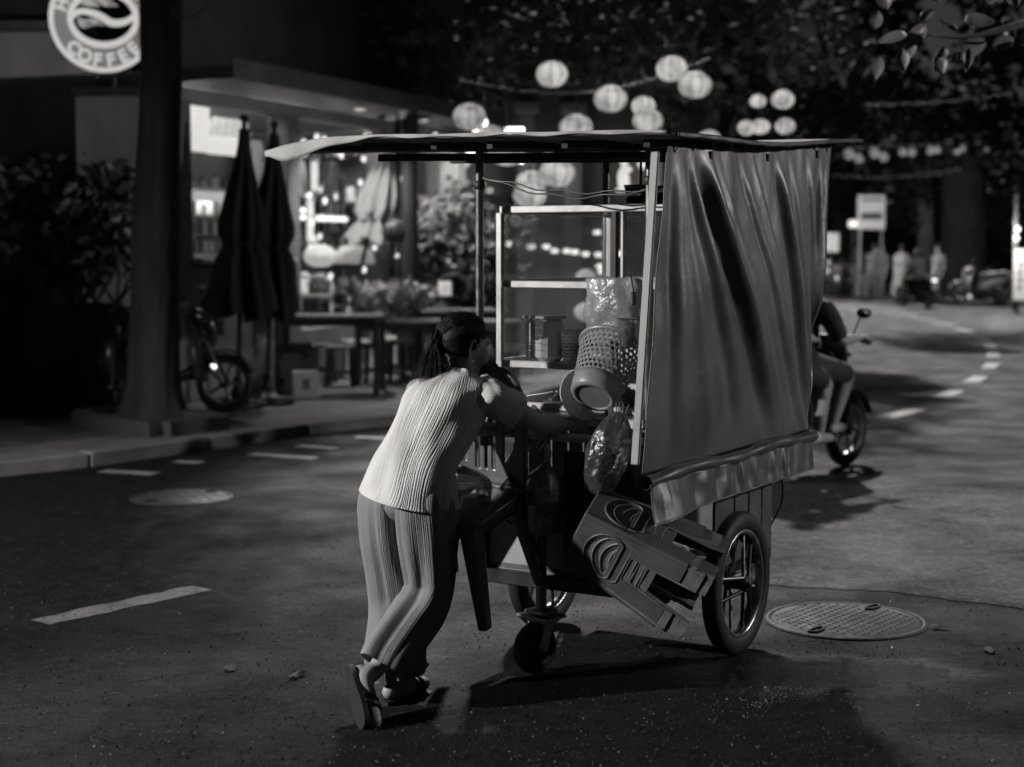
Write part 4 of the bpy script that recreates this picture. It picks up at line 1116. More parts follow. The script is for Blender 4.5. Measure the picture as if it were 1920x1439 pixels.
# ------------------------------------------------------------------ generic clothed figure
def person(label, loc, rz, J, shirt_m, leg_m, hair_m=HAIR, short=False, voxel=.011, skirt=False, hat=False, group=None, scale=1.0):
    t = thing('person', label, 'person', loc, rz, group); t.scale = (scale,) * 3
    q = MB(); hc = V(J['head']); head_mesh(q, hc, J.get('look', (1, 0, 0)), (0, 0, 1), 1.0, True)
    ch, pv = V(J['chest']), V(J['pelvis'])
    q.limb([ch + V((0, 0, .05)), hc + V((-.01, 0, -.08))], [.055, .05], 12, 3)
    q.limb([pv, pv.lerp(ch, .5), ch], [.13, .115, .13], 16, 4)
    for s_ in ('r', 'l'):
        sh, el, ha, hp, kn, an, to = [V(J[k + s_]) for k in ('sh', 'el', 'ha', 'hp', 'kn', 'an', 'to')]
        q.limb([ch, sh, sh.lerp(el, .5), el, el.lerp(ha, .35), ha], [.09, .062, .05, .042, .04, .027], 12, 4)
        hand_mesh(q, ha, ha - el, V((0, 0, -1)))
        q.limb([hp, hp.lerp(kn, .5), kn, kn.lerp(an, .35), an], [.095, .08, .058, .056, .036], 12, 4)
        q.limb([an - V((.03, 0, .05)), an.lerp(to, .5) - V((0, 0, .02)), to], [.036, .04, .03], 10, 3)
    remesh(q.build('body', SKIN, t), voxel, 3)
    q = MB(); q.limb([pv - V((0, 0, .05)), pv.lerp(ch, .3), pv.lerp(ch, .7), ch + V((0, 0, .02))], [.165, .155, .158, .13], 16, 4)
    for s_ in ('r', 'l'):
        sh, el = V(J['sh' + s_]), V(J['el' + s_]); q.limb([ch.lerp(sh, .4), sh, sh.lerp(el, .75)], [.11, .085, .07], 12, 4)
    remesh(q.build('shirt', shirt_m, t), voxel, 2)
    q = MB()
    for s_ in ('r', 'l'):
        hp, kn, an = [V(J[k + s_]) for k in ('hp', 'kn', 'an')]
        if skirt: q.limb([pv, hp.lerp(kn, .9), kn.lerp(an, .8)], [.15, .16, .19], 14, 4)
        elif short: q.limb([hp, hp.lerp(kn, .5), hp.lerp(kn, .88)], [.12, .10, .085], 12, 4)
        else: q.limb([hp, hp.lerp(kn, .5), kn, an], [.12, .095, .08, .065], 12, 4)
    remesh(q.build('skirt' if skirt else ('shorts' if short else 'trousers'), leg_m, t), voxel, 2)
    q = MB()
    if hat: q.lathe([(.0, .13), (.06, .09), (.2, .0), (.205, -.006)], 24, hc + V((0, 0, .03))); o = q.build('hat', hair_m, t); solid(o, .006)
    else:
        q.sphere(hc + V((-.02, 0, .03)), (.103, .086, .094), 18, 12); q.sphere(hc + V((-.05, 0, -.03)), (.06, .075, .07), 14, 8); q.build('hair', hair_m, t)
    return t
def standing(lean=.0, step=.08):
    J = dict(head=(.06 + lean, 0, 1.50), chest=(.02 + lean * .7, 0, 1.22), pelvis=(0, 0, .88))
    for s_, sg in (('r', -1), ('l', 1)):
        J['sh' + s_] = (.02 + lean * .7, sg * .17, 1.27); J['el' + s_] = (.0 + lean, sg * .22, 1.0); J['ha' + s_] = (.08 + lean, sg * .2, .8)
        J['hp' + s_] = (0, sg * .09, .86); J['kn' + s_] = (.03 + sg * step * .6, sg * .1, .46); J['an' + s_] = (sg * step, sg * .1, .09); J['to' + s_] = (sg * step + .14, sg * .11, .035)
    return J

# ------------------------------------------------------------------ scooters (local x = forward)
SHELL = mat('scooter_shell', .03, .25, 0, .2, 4, 0, 1, .6, coat=.4)
SHELLW = mat('scooter_shell_pale', .5, .3, 0, .15, 4, coat=.3)
SEATM = mat('scooter_seat', .018, .5, 0, .2, 20, .1, 80)
LENS = clear('lamp_lens', .7, .5, .3)
def scooter(label, loc, rz, shell=SHELL, group=None, lit=False, lean=0.0):
    t = thing('motor_scooter', label, 'scooter', loc, rz, group)
    if lean: t.rotation_euler = (lean, 0, rz)
    for x in (-.58, .60):
        w = bpy.data.objects.new('wheel', None); COL.objects.link(w); w.parent = t; w.location = (x, 0, .28)
        ry = rotm(x=R(90))
        q = MB(); q.torus((0, 0, 0), .238, .043, ry, 40, 12, (1, .95)); q.build('tyre', RUBBER, w)
        q = MB(); q.lathe([(.19, -.03), (.205, -.032), (.2, 0), (.205, .032), (.19, .03), (.185, 0), (.19, -.03)], 36, (0, 0, 0), ry)
        for k in range(5):
            a = k * 2 * math.pi / 5; q.bar(V((.03 * math.cos(a), 0, .03 * math.sin(a))), V((.19 * math.cos(a), 0, .19 * math.sin(a))), .03, .018, .003, (0, 1, 0))
        q.build('rim', STEEL, w)
        q = MB(); q.lathe([(0, -.045), (.04, -.045), (.05, -.02), (.05, .02), (.04, .045), (0, .045)], 16, (0, 0, 0), ry); q.build('hub', BLACKM, w)
    # body: tail fairing, under-seat, step-through, leg shield
    def loft(name, st, m, expo=2.6, n=22, rings=24):
        q = MB(); C = [V((x, 0, z)) for x, z, w, h in st]; Wd = [V((w, h, 0)) for x, z, w, h in st]
        tg = []
        def f(i, j):
            c = catmull(C, j); wh = catmull(Wd, j); e = .02; tn = (catmull(C, min(1, j + e)) - catmull(C, max(0, j - e))).normalized(); up = V((-tn.z, 0, tn.x))
            a = 2 * math.pi * i; ca, sa = math.cos(a), math.sin(a); k = (abs(ca) ** expo + abs(sa) ** expo) ** (-1 / expo)
            return c + V((0, 1, 0)) * wh.x * ca * k + up * wh.y * sa * k
        q.grid(f, n, rings, True); return q.build(name, m, t)
    loft('tail_fairing', [(-.86, .80, .02, .015), (-.80, .76, .07, .05), (-.6, .68, .12, .10), (-.35, .60, .13, .13), (-.12, .50, .12, .13), (.0, .40, .10, .10), (.02, .36, .03, .03)], shell)
    loft('step_tunnel', [(-.08, .34, .04, .04), (.05, .32, .13, .045), (.2, .34, .12, .05), (.33, .40, .09, .07), (.38, .44, .03, .03)], BLACKP)
    q = MB()   # leg shield: curved shell
    def shield(i, j):
        y = lerp(-1, 1, i); z = lerp(.30, .92, j); w = lerp(.13, .20, math.sin(math.pi * min(1, j * .8 + .12))); w *= (1 - .45 * smooth((j - .7) / .3))
        return V((.40 + .10 * (1 - j) * .2 - .10 * j - .09 * abs(y) ** 2 + .05 * math.sin(math.pi * j), y * w, z))
    q.grid(shield, 16, 16); o = q.build('leg_shield', shell, t); solid(o, .02)
    loft('front_cowl', [(.26, .98, .03, .02), (.33, .93, .10, .06), (.42, .86, .10, .08), (.47, .74, .06, .06), (.46, .62, .03, .03)], shell)
    q = MB()
    for a in range(13):
        pass
    q.grid(lambda i, j: V((.60 + .30 * math.cos(R(20 + 130 * i)), .06 * math.sin((j - .5) * math.pi), .28 + (.30 + .012 * math.cos((j - .5) * math.pi)) * math.sin(R(20 + 130 * i)))), 20, 8); o = q.build('front_mudguard', shell, t); solid(o, .008)
    q = MB()
    for s_ in (-1, 1): q.tube([(.60, s_ * .065, .28), (.44, s_ * .06, .66)], .018, 10)
    q.build('front_fork', STEEL, t)
    q = MB(); q.grid(lambda i, j: V((lerp(-.72, .02, j), lerp(-1, 1, i) * lerp(.10, .13, math.sin(math.pi * j)), .78 + .035 * (1 - (2 * i - 1) ** 2) - .05 * smooth((j - .35) / .5) - .09 * abs(2 * i - 1) ** 6 + .03 * smooth((.3 - j) / .3))), 14, 18); o = q.build('seat', SEATM, t); solid(o, .05)
    hb = MB(); hb.tube(path([(.22, -.36, .98), (.26, -.28, 1.0), (.31, -.12, 1.0), (.31, .12, 1.0), (.26, .28, 1.0), (.22, .36, .98)], 24), .014, 10); hb.build('handlebar', BLACKM, t)
    for s_ in (-1, 1):
        q = MB(); q.tube([(.215, s_ * .37, .977), (.25, s_ * .25, 1.0)], .019, 10); q.build('grip', RUBBER, t)
        q = MB(); q.tube(path([(.26, s_ * .24, 1.0), (.27, s_ * .27, 1.08), (.25, s_ * .31, 1.15)], 10), .006, 8); o = q.build('mirror', BLACKP, t)
        q2 = MB(); q2.sphere((.235, s_ * .35, 1.18), (.016, .062, .04), 18, 10); q2.build('mirror_head', BLACKP, o)
        q = MB(); q.sphere((.40, s_ * .12, .86), (.05, .03, .022), 10, 8); q.build('indicator', LENS, t)
        q = MB(); q.tube(path([(.26, s_ * .25, .985), (.30, s_ * .3, .985), (.29, s_ * .37, .975)], 8), .006, 6); q.build('brake_lever', STEEL, t)
    q = MB(); q.sphere((.46, 0, .84), (.035, .07, .05), 16, 10); q.build('headlight', LENS, t)
    q = MB(); q.box((-.845, 0, .77), (.04, .14, .06), None, .012); q.build('tail_light', glow('tail_lit', 3.0) if lit else mat('tail_lens', .12, .2), t)
    q = MB(); q.box((-.86, 0, .60), (.008, .17, .13), rotm(y=R(-20)), .004); q.build('number_plate', WHITEP, t)
    q = MB(); q.grid(lambda i, j: V((-.58 - .31 * math.cos(R(-30 + 90 * i)), .05 * math.sin((j - .5) * math.pi), .28 + .31 * math.sin(R(-30 + 90 * i)))), 12, 6); o = q.build('rear_mudguard', BLACKP, t); solid(o, .006)
    q = MB(); q.tube(path([(-.1, -.1, .22), (-.35, -.13, .20), (-.78, -.15, .30)], 14), [.018] * 5 + [.045] * 8 + [.03], 12); q.build('exhaust', STEEL, t)
    q = MB(); q.box((-.3, 0, .28), (.5, .16, .15), None, .03); q.build('engine', BLACKM, t)
    q = MB(); q.tube([(-.05, .1, .26), (-.12, .22, .02)], .01, 6); q.build('side_stand', BLACKM, t)
    return t
ra, fa = gd(1432, 903), gd(1572, 876)
sm = (ra + fa) / 2; sa_ = math.atan2(fa.y - ra.y, fa.x - ra.x)
print('SCOOTER', ra, fa, (fa - ra).length, math.degrees(sa_))
scoot = scooter('dark motor scooter carrying two riders, just beyond the cart', V((sm.x, sm.y, 0)), sa_, SHELL)
DSH = mat('dark_shirt', .022, .8, 0, .2, 10, .1, 60); DSHORT = mat('dark_shorts', .03, .8, 0, .25, 10, .1, 60)
J = dict(head=(-.02, 0, 1.46), chest=(-.06, 0, 1.16), pelvis=(-.16, 0, .84), look=(1, 0, -.1))
for s_, sg in (('r', -1), ('l', 1)):
    J['sh' + s_] = (-.04, sg * .19, 1.2); J['el' + s_] = (.02, sg * .30, .99); J['ha' + s_] = (.19, sg * .34, 1.0)
    J['hp' + s_] = (-.13, sg * .1, .80); J['kn' + s_] = (.27, sg * .20, .73); J['an' + s_] = (.16, sg * .16, .38); J['to' + s_] = (.29, sg * .17, .335)
person('rider in dark shirt and shorts steering the scooter beyond the cart', V((sm.x, sm.y, 0)), sa_, J, DSH, DSHORT, short=True)
J2 = dict(head=(-.42, 0, 1.52), chest=(-.46, 0, 1.22), pelvis=(-.52, 0, .90), look=(1, 0, -.1))
for s_, sg in (('r', -1), ('l', 1)):
    J2['sh' + s_] = (-.44, sg * .18, 1.26); J2['el' + s_] = (-.34, sg * .22, 1.03); J2['ha' + s_] = (-.16, sg * .17, 1.0)
    J2['hp' + s_] = (-.49, sg * .1, .86); J2['kn' + s_] = (-.1, sg * .23, .70); J2['an' + s_] = (-.10, sg * .20, .33); J2['to' + s_] = (.04, sg * .21, .28)
person('bare-legged passenger sitting behind the scooter rider, mostly hidden by the tarpaulin', V((sm.x, sm.y, 0)), sa_, J2, DSH, DSHORT, short=True)
# ================================================================== street lamps (out of the picture, left and right) that light the woman and the tarpaulin
def street_lamp(label, base, head, target, power, cone=80):
    t = thing('street_lamp', label, 'street lamp', base)
    h = head - base
    q = MB(); q.tube(path([(0, 0, 0), (0, 0, h.z * .55), (h.x * .15, h.y * .15, h.z * .97), (h.x * .6, h.y * .6, h.z + .1), (h.x * .92, h.y * .92, h.z + .08)], 30), fpath([.085, .06, .05, .04, .035], 30), 12); q.build('pole', STEEL, t)
    q = MB(); q.box((h.x, h.y, h.z + .09), (.28, .55, .1), rotm(z=math.atan2(h.y, h.x) - math.pi / 2), .03); q.build('lamp_head', GREYP, t)
    q = MB(); q.box((h.x, h.y, h.z + .028), (.2, .4, .016), rotm(z=math.atan2(h.y, h.x) - math.pi / 2), .004); q.build('lamp_lens', glow('lamp_lit', 6.), t)
    ld = bpy.data.lights.new('lamp_light', 'SPOT'); ld.energy = power; ld.color = WARM; ld.shadow_soft_size = .12; ld.spot_size = R(cone); ld.spot_blend = .55
    lo = bpy.data.objects.new('lamp_light', ld); COL.objects.link(lo); lo.parent = t; lo.location = h + V((0, 0, -.02))
    lo.rotation_euler = (target - head).to_track_quat('-Z', 'Y').to_euler()
    return t
street_lamp('street lamp beyond the left edge lighting the woman from the side', V((-9.6, 4.6, .1)), V((-8.6, 3.7, 4.1)), V((0, 5.4, .8)), 5600, 108)
street_lamp('street lamp beyond the right edge lighting the tarpaulin', V((11.4, 9.0, 0)), V((10.2, 8.3, 3.9)), V((.6, 8.0, 1.2)), 1550, 96)

def lamp(parent, loc, watts, r=.08, down=False):
    """the light a seen or added lamp throws"""
    ld = bpy.data.lights.new('lamp_light', 'SPOT' if down else 'POINT'); ld.energy = watts; ld.color = WARM; ld.shadow_soft_size = r
    if down: ld.spot_size = R(125); ld.spot_blend = .6
    lo = bpy.data.objects.new('lamp_light', ld); COL.objects.link(lo); lo.parent = parent; lo.location = loc
    return lo
# ================================================================== trees and plants
BARK = mat('bark', .06, .9, 0, .6, 5, 1.0, 9, .3, (1, 1, .25))
LEAFD = mat('leaf_dark', .06, .8, 0, .5, 3, 0, 1, .12)
LEAFM = mat('leaf_mid', .12, .8, 0, .5, 3, 0, 1, .12)
def leaves(q, c, r, n, size, rs, flat=.7, up=.3):
    for k in range(n):
        while True:
            p = V((rs.uniform(-1, 1), rs.uniform(-1, 1), rs.uniform(-1, 1)))
            if .25 < p.length < 1: break
        p = V((p.x * r, p.y * r, p.z * r * flat)) + c
        d = V((rs.gauss(0, 1), rs.gauss(0, 1), rs.gauss(-.3, .6))).normalized(); s_ = size * rs.uniform(.6, 1.3)
        w = d.cross(V((rs.gauss(0, 1), rs.gauss(0, 1), rs.gauss(0, 1)))).normalized() * s_ * .3; n_ = d.cross(w).normalized() * s_ * .08
        q.add([p, p + d * s_ * .45 + w + n_, p + d * s_, p + d * s_ * .45 - w + n_], [(0, 1, 2), (0, 2, 3)], False)
def tree(label, base, trunk_pts, trunk_r, limbs, clumps, leafsize, m=LEAFD, seed=1, flat=.7, name='tree'):
    t = thing(name, label, 'tree', base)
    q = MB(); P = path([V(p) - base for p in trunk_pts], 34); rr = fpath(trunk_r, 34); rs = random.Random(seed)
    PT = [V(p) - base for p in trunk_pts]
    def tk(i, j):
        a = 2 * math.pi * i; p = catmull(PT, j); r = catmull([float(x) for x in trunk_r], j); n = V((math.cos(a) * 2.2, math.sin(a) * 2.2, p.z * .7)); n2 = V((math.cos(a) * 6, math.sin(a) * 6, p.z * 2.2))
        r *= 1 + .10 * mnoise.noise(n + V((seed, 0, 0))) + .06 * mnoise.noise(n2) + .45 * math.exp(-p.z / .16) * (.7 + .3 * math.sin(a * 5 + seed))
        return p + V((r * math.cos(a), r * math.sin(a), 0))
    q.grid(tk, 56, 90, True); q.build('trunk', BARK, t)
    for lm in limbs:
        q = MB(); P = path([V(p) - base for p in lm[0]], 14); q.tube(P, [lerp(lm[1], lm[1] * .25, i / 13) for i in range(14)], 9); q.build('limb', BARK, t)
    q = MB()
    for c, r, n in clumps: leaves(q, V(c) - base, r, n, leafsize, rs, flat)
    if q.v: q.build('crown', m, t)
    return t
# left roadside tree in a kerbed pit
tb = gd(284, 794, SWZ)
P = [tb, at(286, 700, tb.y), at(290, 500, tb.y), at(298, 250, tb.y), at(303, 0, tb.y), at(306, -250, tb.y), at(312, -450, tb.y)]
tree('dark straight tree trunk standing in a kerbed pit on the sidewalk', tb, P, [.27, .225, .205, .185, .172, .16, .12],
     [([at(303, -60, tb.y), at(330, 30, tb.y - .3), at(375, 22, tb.y - .5), at(402, -25, tb.y - .6), at(415, -120, tb.y - .7)], .022), ([at(308, -330, tb.y), V((-2.2, 14.2, 7.0)), V((1.0, 14.6, 8.6)), V((4.5, 15, 9.2))], .11), ([at(312, -440, tb.y), V((-2.6, 14.2, 8.0)), V((-.5, 15, 9.6))], .1), ([at(306, -260, tb.y), at(100, -400, tb.y + .5), at(-200, -420, tb.y)], .08)],
     [(V((-3.6 + 1.05 * (k % 10) + .3 * (k % 3), 14.2 + .9 * ((k * 7) % 3), (7.75, 8.7, 9.7)[k // 10])), 1.0, 330) for k in range(30)] + [(V((-5.2 + .75 * (k % 6), 14.0 + .8 * (k % 3), (5.3, 6.1, 6.9)[k // 6])), .8, 260) for k in range(18)] + [(at(350, -480, tb.y), 1.4, 500)], .16, LEAFD, 3)  # crown clumps placed out of view to shade the near and left road
pc = [gd(140, 797, SWZ), gd(296, 822, SWZ), gd(426, 806, SWZ)]; pc.append(pc[0] + pc[2] - pc[1])
pit = thing('tree_pit_kerb', 'low dark square kerb around the foot of the left tree', 'planter', tb)
for k in range(4):
    a, c = pc[k] - tb, pc[(k + 1) % 4] - tb; d = (c - a).normalized()
    q = MB(); q.bar(a + V((0, 0, .06)) + d * .07, c + V((0, 0, .06)) - d * .03, .14, .14, .012); q.build('kerb_bar', mat('pit_kerb', .06, .85, 0, .3, 5, .3, 40), pit)
q = MB(); q.add([p - tb + V((0, 0, .05)) for p in pc], [(0, 1, 2, 3)], False); q.build('soil', mat('soil', .03, .95, 0, .5, 14, .6, 40), pit)

# lantern tree in the middle distance
rs = random.Random(11)
lb = gd(1345, 640); lb = V((lb.x, 25, 0)); lb.x = (1335 - 960) / 3000 * 25
cl_ = []
for k in range(46):
    px, py = rs.uniform(560, 1560), rs.uniform(-140, 150); Y = rs.uniform(19.5, 25)
    cl_.append((at(px, py, Y), rs.uniform(.5, .9), 150))
for k in range(16):
    px, py = rs.uniform(1430, 1600), rs.uniform(60, 255); cl_.append((at(px, py, rs.uniform(22, 26)), .5, 120))
for k in range(10):
    px, py = rs.uniform(760, 1100), rs.uniform(60, 200); cl_.append((at(px, py, rs.uniform(19, 22)), .45, 70))
tree('big leafy tree full of round lanterns behind the cart', lb, [lb, at(1340, 420, 25), at(1330, 300, 25), at(1350, 180, 24.6), at(1340, 40, 24.3), at(1320, -120, 24)], [.3, .24, .2, .17, .14, .08],
     [([at(1340, 260, 25), at(1372, 215, 24.8), at(1350, 175, 24.6)], .09), ([at(1330, 200, 25), at(1180, 90, 23), at(980, 40, 21)], .1), ([at(1340, 120, 24.5), at(1480, 60, 24), at(1580, 20, 24)], .09), ([at(980, 40, 21), at(905, 20, 19.5), at(895, 110, 19.5), at(880, 140, 19.5)], .03)], cl_, .2, LEAFM, 5)
# dark trees on the right
for (lab, px0, Y0, lst, sd_) in (('dark tree crown hanging over the road at the top right', 2050, 34, [(rs.uniform(1590, 1960), rs.uniform(-60, 260), rs.uniform(32, 38)) for k in range(26)], 21),
                            ('low dark tree behind the far people, right of the board sign', 1795, 58, [(rs.uniform(1690, 1960), rs.uniform(290, 440), rs.uniform(54, 62)) for k in range(24)], 22),
                            ('dark bushy tree behind the board sign and parked bikes', 1585, 64, [(rs.uniform(1480, 1740), rs.uniform(180, 400), rs.uniform(60, 68)) for k in range(22)], 23)):
    bb = V(((px0 - 960) / 3000 * Y0, Y0, .1))
    tree(lab, bb, [bb, at(px0 - 6, 480, Y0), at(px0 - 10, 400, Y0), at(px0 - 20, 300, Y0)], [.45, .36, .3, .2], [], [(at(a, b_, c), .9 if c < 50 else 1.5, 130) for a, b_, c in lst], .3 if Y0 < 50 else .45, LEAFD, sd_)
# two trunks at the far right, one pale
for (lab, px0, Y0, r, mm) in (('pale mottled tree trunk behind the far rider', 1730, 56, .28, CONC), ('broad dark tree trunk right of the far rider', 1800, 54, .75, BARK)):
    bb = V(((px0 - 960) / 3000 * Y0, Y0, .1)); t = thing('tree', lab, 'tree', bb); q = MB(); q.tube(path([V((0, 0, 0)), V((.05, 0, 2)), V((-.1, 0, 5))], 16), fpath([r * 1.2, r, r * .85], 16), 14); q.build('trunk', mm, t)
    q = MB(); rsx = random.Random(int(px0)); 
    for k in range(6): leaves(q, V((rsx.uniform(-2, 2), rsx.uniform(-1, 1), rsx.uniform(4.2, 6.5))), 1.3, 110, .4, rsx)
    q.build('crown', LEAFD, t)
# overhanging branch with large leaves, top right
ob = V((5.4, 10.5, 0)); br = thing('overhanging_tree', 'tree beyond the right edge whose large leaves hang into the top corner', 'tree', ob)
q = MB(); q.tube(path([V((0, 0, 0)), V((.1, 0, 2)), V((-.1, -.2, 4)), V((-.4, -.6, 5.2))], 24), fpath([.2, .16, .12, .05], 24), 12); q.build('trunk', BARK, br)
q = MB(); q.tube(path([V((-.1, -.2, 3.6)), at(2010, 20, 9.4) - ob, at(1900, 50, 9.0) - ob, at(1800, 70, 8.8) - ob, at(1690, 60, 8.8) - ob], 24), fpath([.05, .03, .02, .01, .004], 24), 8); q.build('branch', BARK, br)
LEAFB = mat('leaf_big', .12, .4, 0, .3, 10, .1, 40, .4); rs = random.Random(5)
for k, (x, y, L_, ang) in enumerate(((1805, 45, .20, 10), (1850, 15, .17, 70), (1880, 40, .15, -60), (1845, 75, .18, 215), (1795, 60, .13, 150), (1770, 90, .15, 250), (1760, 105, .12, 280), (1815, 95, .11, 265), (1735, 50, .15, 230), (1700, 70, .16, 185), (1712, 78, .13, 245), (1690, 95, .12, 275), (1725, 40, .10, 40), (1900, 75, .14, 200), (1905, 15, .16, 120), (1640, 60, .13, 80), (1665, 20, .15, 110), (1650, 110, .12, 260), (1880, 0, .15, 60), (1830, -10, .16, 140), (1760, 10, .12, 100))):
    c = at(x, y, 8.9 + rs.uniform(-.25, .25)) - ob; a = R(ang); d = V((math.cos(a), rs.uniform(-.3, .3), math.sin(a))).normalized(); nrm = V((rs.uniform(-.3, .3), -1, rs.uniform(.1, .9))).normalized(); w = d.cross(nrm).normalized()
    q = MB()
    def lf(i, j):
        x_ = lerp(-1, 1, i); wd = L_ * .3 * math.sin(math.pi * (j ** .8)) ** .8
        return c + d * L_ * j + w * x_ * wd + nrm * (.02 * x_ * x_ - .05 * j * j * L_ * 4)
    q.grid(lf, 4, 8); o = q.build('leaf', LEAFB, br)

# ================================================================== lanterns
LANT = glow('lantern_paper', .42, .5, 8, .12)
LANTS = [LANT, LANT, glow('lantern_paper_dim', .31, .55, 9, .12), glow('lantern_paper_bright', .52, .4, 7, .12)]
CAPM = BLACKP
def make_lantern(label, c, r, e=None):
    t = thing('round_lantern', label, 'lantern', c, random.random() * 6, 'round lanterns hung in the tree')
    q = MB(); q.grid(lambda i, j: V((r * math.sin(math.pi * lerp(.06, .94, j)) * (1 + .035 * abs(math.sin(i * math.pi * 12))) * math.cos(2 * math.pi * i), r * math.sin(math.pi * lerp(.06, .94, j)) * (1 + .035 * abs(math.sin(i * math.pi * 12))) * math.sin(2 * math.pi * i), -r * .84 * math.cos(math.pi * lerp(.06, .94, j)))), 48, 16, True); q.build('paper_shade', random.choice(LANTS), t)
    q = MB()
    for k in range(9):
        a = k * 2 * math.pi / 9; q.tube([(r * 1.02 * math.sin(math.pi * t_) * math.cos(a), r * 1.02 * math.sin(math.pi * t_) * math.sin(a), -r * .86 * math.cos(math.pi * t_)) for t_ in [.06 + .08 * i for i in range(12)]], r * .03, 4)
    q.build('wire_ribs', mat('lantern_wire', .08, .7), t)
    for z in (-1, 1):
        q = MB(); q.lathe([(r * .2, z * r * .80), (r * .2, z * r * .87), (0, z * r * .87)], 14); q.build('cap', CAPM, t)
    q = MB(); q.tube([(0, 0, r * .85), (0, 0, r * .85 + .35)], .006, 5); q.build('hanging_cord', CAPM, t)
    return t
LN = [(880, 220, 30, 'topmost-left lit lantern above the cart roof left end'), (918, 258, 27, 'lit lantern half hidden by the cart roof, next to bright tubes'), (950, 283, 34, 'lit lantern just under the roof edge right of the left post'),
      (1045, 325, 33, 'largest bright lantern under the cart roof, crossed by the cables'), (996, 343, 27, 'upper of the two stacked lanterns under the cart roof'), (993, 366, 30, 'lower of the two stacked lanterns above the glass case'),
      (1080, 240, 30, 'lantern rising behind the middle of the cart roof'), (1035, 140, 29, 'lantern broken up by leaves high above the cart roof'), (1145, 186, 30, 'single lantern left of the stacked pair above the roof'),
      (1207, 200, 22, 'upper lantern of the stacked pair above the tarpaulin corner'), (1215, 227, 27, 'lower lantern of the stacked pair above the tarpaulin corner'), (1260, 130, 28, 'highest lantern of all, left of its close neighbour'),
      (1303, 160, 30, 'lantern touching the highest one at its lower right'), (1330, 262, 21, 'lantern just peeping over the roof above the tarpaulin'), (1400, 240, 17, 'left one of two touching small lanterns over the tarpaulin'),
      (1426, 238, 17, 'right one of two touching small lanterns over the tarpaulin'), (1472, 237, 18, 'small lantern low over the tarpaulin, farthest right of that row'), (1468, 187, 21, 'lantern directly above the rightmost small one'), (1421, 190, 15, 'dim lantern behind leaves left of the upper right one')]
for x, y, r, lab in LN:
    Y = 16.6 + max(0, 34 - r) * .13; make_lantern(lab, at(x, y, Y), r / 3000 * Y)
# hanging lines for the lanterns
for k, (a, c, lab) in enumerate(((at(860, 150, 17), at(1330, 110, 18), 'dark wire carrying the near lanterns across the tree'), (at(930, 262, 18), at(1560, 150, 29), 'dark wire carrying the far lanterns across the tree'))):
    q = MB(); q.tube([a.lerp(c, i / 20) + V((0, 0, -.25 * math.sin(math.pi * i / 20))) for i in range(21)], .004, 5); tag(q.build('wire', BLACKP), lab, 'wire')
# bunting of small dim lanterns across the road
DIM = glow('small_lantern', .12, .2, 9, .4)
st_ = thing('lantern_string', 'string of small dim lanterns stretched over the far road', 'string lights', at(1590, 280, 44))
bo = V(st_.location)
BX = [(1592, 290, 11), (1610, 298, 9), (1640, 288, 10), (1657, 295, 9), (1693, 286, 8), (1710, 286, 8), (1745, 283, 8), (1757, 282, 7), (1795, 282, 9), (1804, 280, 7), (1847, 278, 7)]
q = MB(); q.tube([at(x, y, 44) - bo for x, y in ((1560, 268), (1600, 276), (1700, 274), (1800, 270), (1860, 264), (1960, 250))], .012, 5); q.build('wire', BLACKP, st_)
for x, y, r in BX:
    q = MB(); c = at(x, y, 44) - bo; rr = r / 3000 * 44 * .95; q.sphere(c, (rr, rr, rr * .9), 14, 10); q.build('lantern_globe', DIM, st_)
for a, c, lab in ((at(1560, 196, 30), at(1990, 160, 26), 'thin pale overhead cable crossing the top right'), (at(1560, 330, 42), at(1800, 318, 42), 'pale cable sagging under the lantern string')):
    q = MB(); q.tube([a.lerp(c, i / 16) + V((0, 0, -.12 * math.sin(math.pi * i / 16))) for i in range(17)], .007, 5); tag(q.build('overhead_cable', mat('cable_grey', .09, .6)), lab, 'cable')

# ================================================================== the shop on the left
SO = V((-3.3, 16.0, 0)); sdir = V((.38, .925, 0)).normalized(); SA = math.atan2(sdir.y, sdir.x)
SMx = Matrix.Translation(SO) @ Matrix.Rotation(SA, 4, 'Z')
def sw(s_, d, z): return SMx @ V((s_, d, z))
SI = SMx.inverted()
def sl(px, py, d):
    a = SI @ EYE; r = SI.to_3x3() @ ray(px, py); t = (d - a.y) / r.y; return a + r * t
WALLG = mat('shop_wall', .22, .85, 0, .25, 2.2, .15, 20); WALLD = mat('shop_fascia', .07, .8, 0, .4, 1.5, .15, 12); INW = mat('shop_inside', .17, .7, 0, .35, 1.6)
shop = thing('shop_building', 'open fronted cafe shop with a lit interior behind the tables', 'building', SO, SA)
def sb(name, c, sz, m, bev=.01): q = MB(); q.box(c, sz, None, bev); return q.build(name, m, shop)
Lx = 7.2
sb('fascia_wall', (Lx / 2 - .3, .12, 4.55), (Lx, .24, 2.3), WALLD)
sb('canopy_beam', (Lx / 2 - .3, -.35, 3.32), (Lx, .9, .12), mat('canopy', .11, .6, .1, .3, 3))
sb('canopy_lip', (Lx / 2 - .3, -.82, 3.36), (Lx, .03, .2), mat('canopy_lip', .12, .5, .2, .3, 3))
sb('lintel', (Lx / 2 - .3, .0, 3.16), (Lx - .1, .2, .14), mat('lintel', .34, .7, 0, .2, 4))
for s_, w in ((-.1, .26), (2.03, .26), (4.3, .12), (6.55, .3)): sb('column', (s_, .0, 1.6), (w, .26, 3.0), WALLG)
sb('low_wall', (.97, .02, .80), (1.84, .18, 1.38), WALLG)
sb('window_ledge', (.97, -.06, 1.52), (1.9, .34, .05), mat('ledge', .55, .5))
sb('low_wall', (4.3, .02, .42), (4.2, .16, .62), WALLG)
sb('interior_floor', (Lx / 2 - .3, 2.0, .09), (Lx - .1, 3.7, .03), mat('tile_floor', .3, .35, 0, .2, 3))
